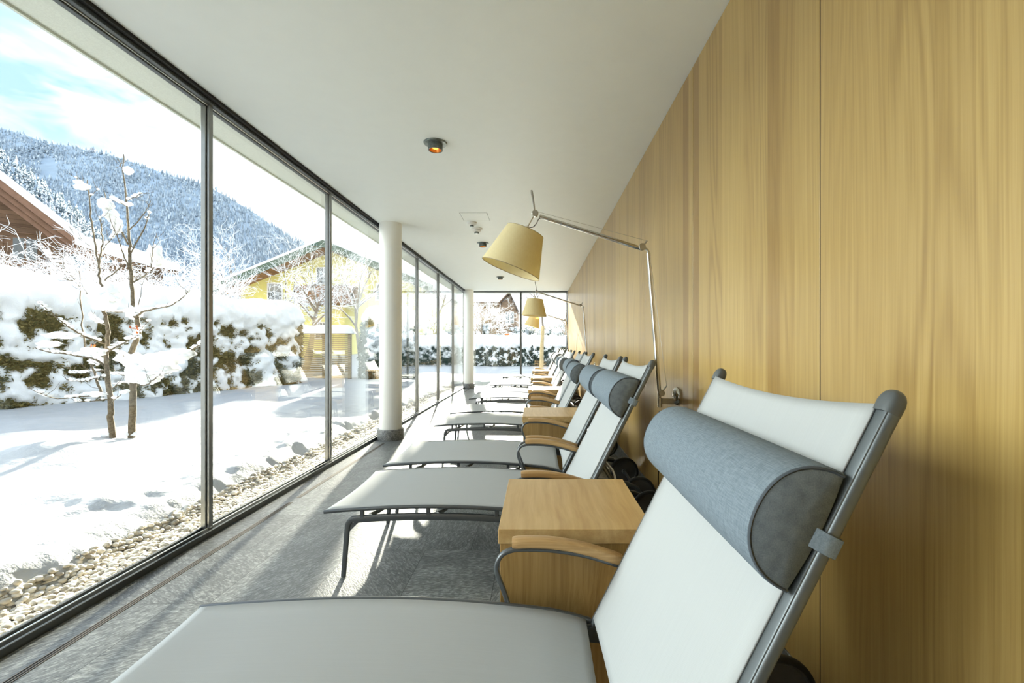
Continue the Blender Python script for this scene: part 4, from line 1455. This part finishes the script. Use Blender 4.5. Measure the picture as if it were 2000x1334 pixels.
def slope_pt(prof, u, q, Ya, Yb, pw=1.25):
    v = 672 + q * (profile(prof, u) - 672)
    return at(u, v, Ya + (Yb - Ya) * q ** pw)


def slope_mesh(prof, u0, u1, Ya, Yb, n, m, jit):
    vs = []
    for i in range(n + 1):
        for j in range(m + 1):
            u, q = u0 + (u1 - u0) * i / n, j / m
            p = slope_pt(prof, u, q, Ya, Yb)
            p.z += jit * nz(i * .6, j * .6) * (0.3 + q) - 6 * (q == 0)
            vs.append(p[:])
    fs = [(i * (m + 1) + j, (i + 1) * (m + 1) + j, (i + 1) * (m + 1) + j + 1, i * (m + 1) + j + 1) for i in range(n) for j in range(m)]
    return vs, fs


def cones(pts, hs, ws, tiers, sides, r):
    V, Fc, b = [], [], 0
    for p, h, wd in zip(pts, hs, ws):
        for t in range(tiers):
            z0 = p[2] + h * (0.04 + 0.80 * t / tiers)
            z1 = p[2] + h * min(1.0, (0.04 + 0.80 * t / tiers) + 0.95 / tiers * (1.25 if t == tiers - 1 else 1.15))
            rad = wd * (1 - 0.78 * t / tiers)
            a0 = r.uniform(0, 6)
            for k in range(sides):
                a = a0 + 2 * PI * k / sides
                kk = rad * r.uniform(0.75, 1.2)
                V.append((p[0] + kk * math.cos(a), p[1] + kk * math.sin(a), z0 + h * r.uniform(-.03, .03)))
            V.append((p[0], p[1], z1))
            for k in range(sides):
                Fc.append((b + k, b + (k + 1) % sides, b + sides))
            b += sides + 1
    return V, Fc


mv, mf = slope_mesh(RIDGE, -900, 1700, 450, 1400, 60, 14, 8.0)
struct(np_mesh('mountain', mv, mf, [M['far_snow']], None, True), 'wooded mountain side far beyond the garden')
rf = random.Random(77)
pts, hs, ws = [], [], []
while len(pts) < 17000:
    u = rf.uniform(-120, 740)
    q = rf.uniform(0.10, 1.0)
    v = 672 + q * (profile(RIDGE, u) - 672)
    if v > 600 or (80 < u < 108 and 308 < v < 350):
        continue
    p = slope_pt(RIDGE, u, q, 450, 1400)
    h = rf.uniform(9, 19) * (0.55 + 0.45 * q)
    pts.append((p.x, p.y, p.z - 2.0)); hs.append(h); ws.append(h * rf.uniform(0.15, 0.24))
V, Fc = cones(pts, hs, ws, 2, 5, rf)
tag(np_mesh('mountain_forest', V, Fc, [M['far_forest']]), 'frosted forest, coloured blue grey for haze, covering the mountain side', 'forest', kind='stuff')

sv_, sf_ = slope_mesh(SPUR, -900, 420, 200, 330, 40, 10, 1.5)
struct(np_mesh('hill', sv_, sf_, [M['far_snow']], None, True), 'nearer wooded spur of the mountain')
pts, hs, ws = [], [], []
while len(pts) < 1900:
    u = rf.uniform(-60, 330)
    q = rf.uniform(0.2, 1.0)
    v = 672 + q * (profile(SPUR, u) - 672)
    if v > 590:
        continue
    p = slope_pt(SPUR, u, q, 200, 330)
    h = rf.uniform(5.5, 10.5)
    pts.append((p.x, p.y, p.z - 1.0)); hs.append(h); ws.append(h * rf.uniform(0.15, 0.21))
V, Fc = cones(pts, hs, ws, 4, 6, rf)
tag(np_mesh('spruce_forest', V, Fc, [M['spur_forest']]), 'snow dusted spruce forest on the nearer spur above the chalet roof', 'forest', kind='stuff')

# ------------------------------------------------------------------ light
WEST_FILL, SKY, SUNE, EXPO = 6.2, 0.68, 13.0, 1.58
SUN = Vector((-0.17, 1.0, 0.30)).normalized()          # towards the sun
sd_ = bpy.data.lights.new('sun', 'SUN')
sd_.energy, sd_.color, sd_.angle = SUNE, (1.0, 0.93, 0.80), math.radians(1.2)
so_ = bpy.data.objects.new('sun', sd_)
so_.rotation_euler = (-SUN).to_track_quat('-Z', 'Y').to_euler()
so_.location = (-10, 40, 20)
COL.objects.link(so_)

t = NT('winter_sky', True)
d = t.n('ShaderNodeTexCoord').outputs['Generated']
s = t.sep(d)
base = t.ramp(s[2], [(0.0, (1.0, 1.0, 1.0)), (0.30, (0.80, 0.90, 1.0)), (0.60, (0.50, 0.68, 0.95)), (1.0, (0.34, 0.52, 0.88))])
dot = t.n('ShaderNodeVectorMath', {0: d, 1: tuple(SUN)}, operation='DOT_PRODUCT').outputs['Value']
blue = t.ramp(dot, [(0.0, (0.38, 0.60, 0.95)), (0.74, (0.17, 0.38, 0.78)), (0.87, (1.1, 1.1, 1.1)), (1.0, (1.3, 1.27, 1.2))])
str_ = t.vec(t.math('MULTIPLY', s[0], 3.0), t.math('MULTIPLY', s[1], 3.0), t.math('MULTIPLY', s[2], 9.0))
cl = t.noise(str_, 1.35, 5, 0.55, 0.8)
cf = t.ramp(cl, [(0.42, (0, 0, 0)), (0.62, (1, 1, 1))])
sky = t.mix(0.85, base, blue)
sky = t.mix(cf, sky, (1.12, 1.12, 1.12, 1))
az = t.n('ShaderNodeVectorMath', {0: t.n('ShaderNodeVectorMath', {0: t.vec(s[0], s[1], 0.0)}, operation='NORMALIZE').outputs[0], 1: (-1.0, 0.0, 0.0)}, operation='DOT_PRODUCT').outputs['Value']
westa = t.ramp(az, [(0.77, (0, 0, 0)), (0.90, (1, 1, 1))])
weste = t.ramp(s[2], [(0.06, (0, 0, 0)), (0.14, (1, 1, 1)), (0.42, (1, 1, 1)), (0.60, (0, 0, 0))])
west = t.math('MULTIPLY', westa, weste)
lowf = t.ramp(s[2], [(0.0, (1, 1, 1)), (0.20, (0.7, 0.7, 0.7)), (0.34, (0, 0, 0))])
sky = t.mix(t.math('MULTIPLY', lowf, 0.85), sky, (1.12, 1.13, 1.14, 1))
gap = t.ramp(t.n('ShaderNodeVectorMath', {0: d, 1: tuple(Vector((-1.16, 1.0, 0.70)).normalized())}, operation='DOT_PRODUCT').outputs['Value'], [(0.962, (0, 0, 0)), (0.994, (1, 1, 1))])
streak = t.ramp(t.noise(t.vec(t.math('MULTIPLY', s[0], 5.0), t.math('MULTIPLY', s[1], 5.0), t.math('MULTIPLY', s[2], 16.0)), 1.3, 4, 0.55, 0.5), [(0.36, (1, 1, 1)), (0.60, (0.1, 0.1, 0.1))])
sky = t.mix(t.math('MULTIPLY', gap, streak), sky, (0.33, 0.50, 0.78, 1))
sky = t.mix(west, sky, (WEST_FILL * 0.94, WEST_FILL, WEST_FILL * 1.01, 1))     # bright patch added out of view to fill the room with light
bg = t.n('ShaderNodeBackground', {0: sky, 1: SKY}).outputs[0]
t.n('ShaderNodeOutputWorld', {0: bg})
SC.world = t.m

# ------------------------------------------------------------------ camera and film
cd = bpy.data.cameras.new('camera')
cd.sensor_width, cd.lens = 36.0, F * 36.0 / 2000.0
cd.shift_x, cd.shift_y = -(U0 - 1000) / 2000.0, (V0 - 667) / 2000.0
cd.clip_start, cd.clip_end = 0.05, 5000
co = bpy.data.objects.new('camera', cd)
co.location, co.rotation_euler = (0, 0, HC), (math.radians(90), 0, 0)
COL.objects.link(co)
SC.camera = co

vs_ = SC.view_settings
vs_.view_transform, vs_.look, vs_.exposure, vs_.gamma = 'Standard', 'None', EXPO, 1.0
vs_.use_curve_mapping = False
cy = SC.cycles
cy.max_bounces, cy.diffuse_bounces, cy.glossy_bounces = 14, 7, 5
cy.transparent_max_bounces, cy.transmission_bounces = 24, 6
cy.caustics_reflective = cy.caustics_refractive = False
cy.sample_clamp_indirect = 8.0
cy.use_denoising = True
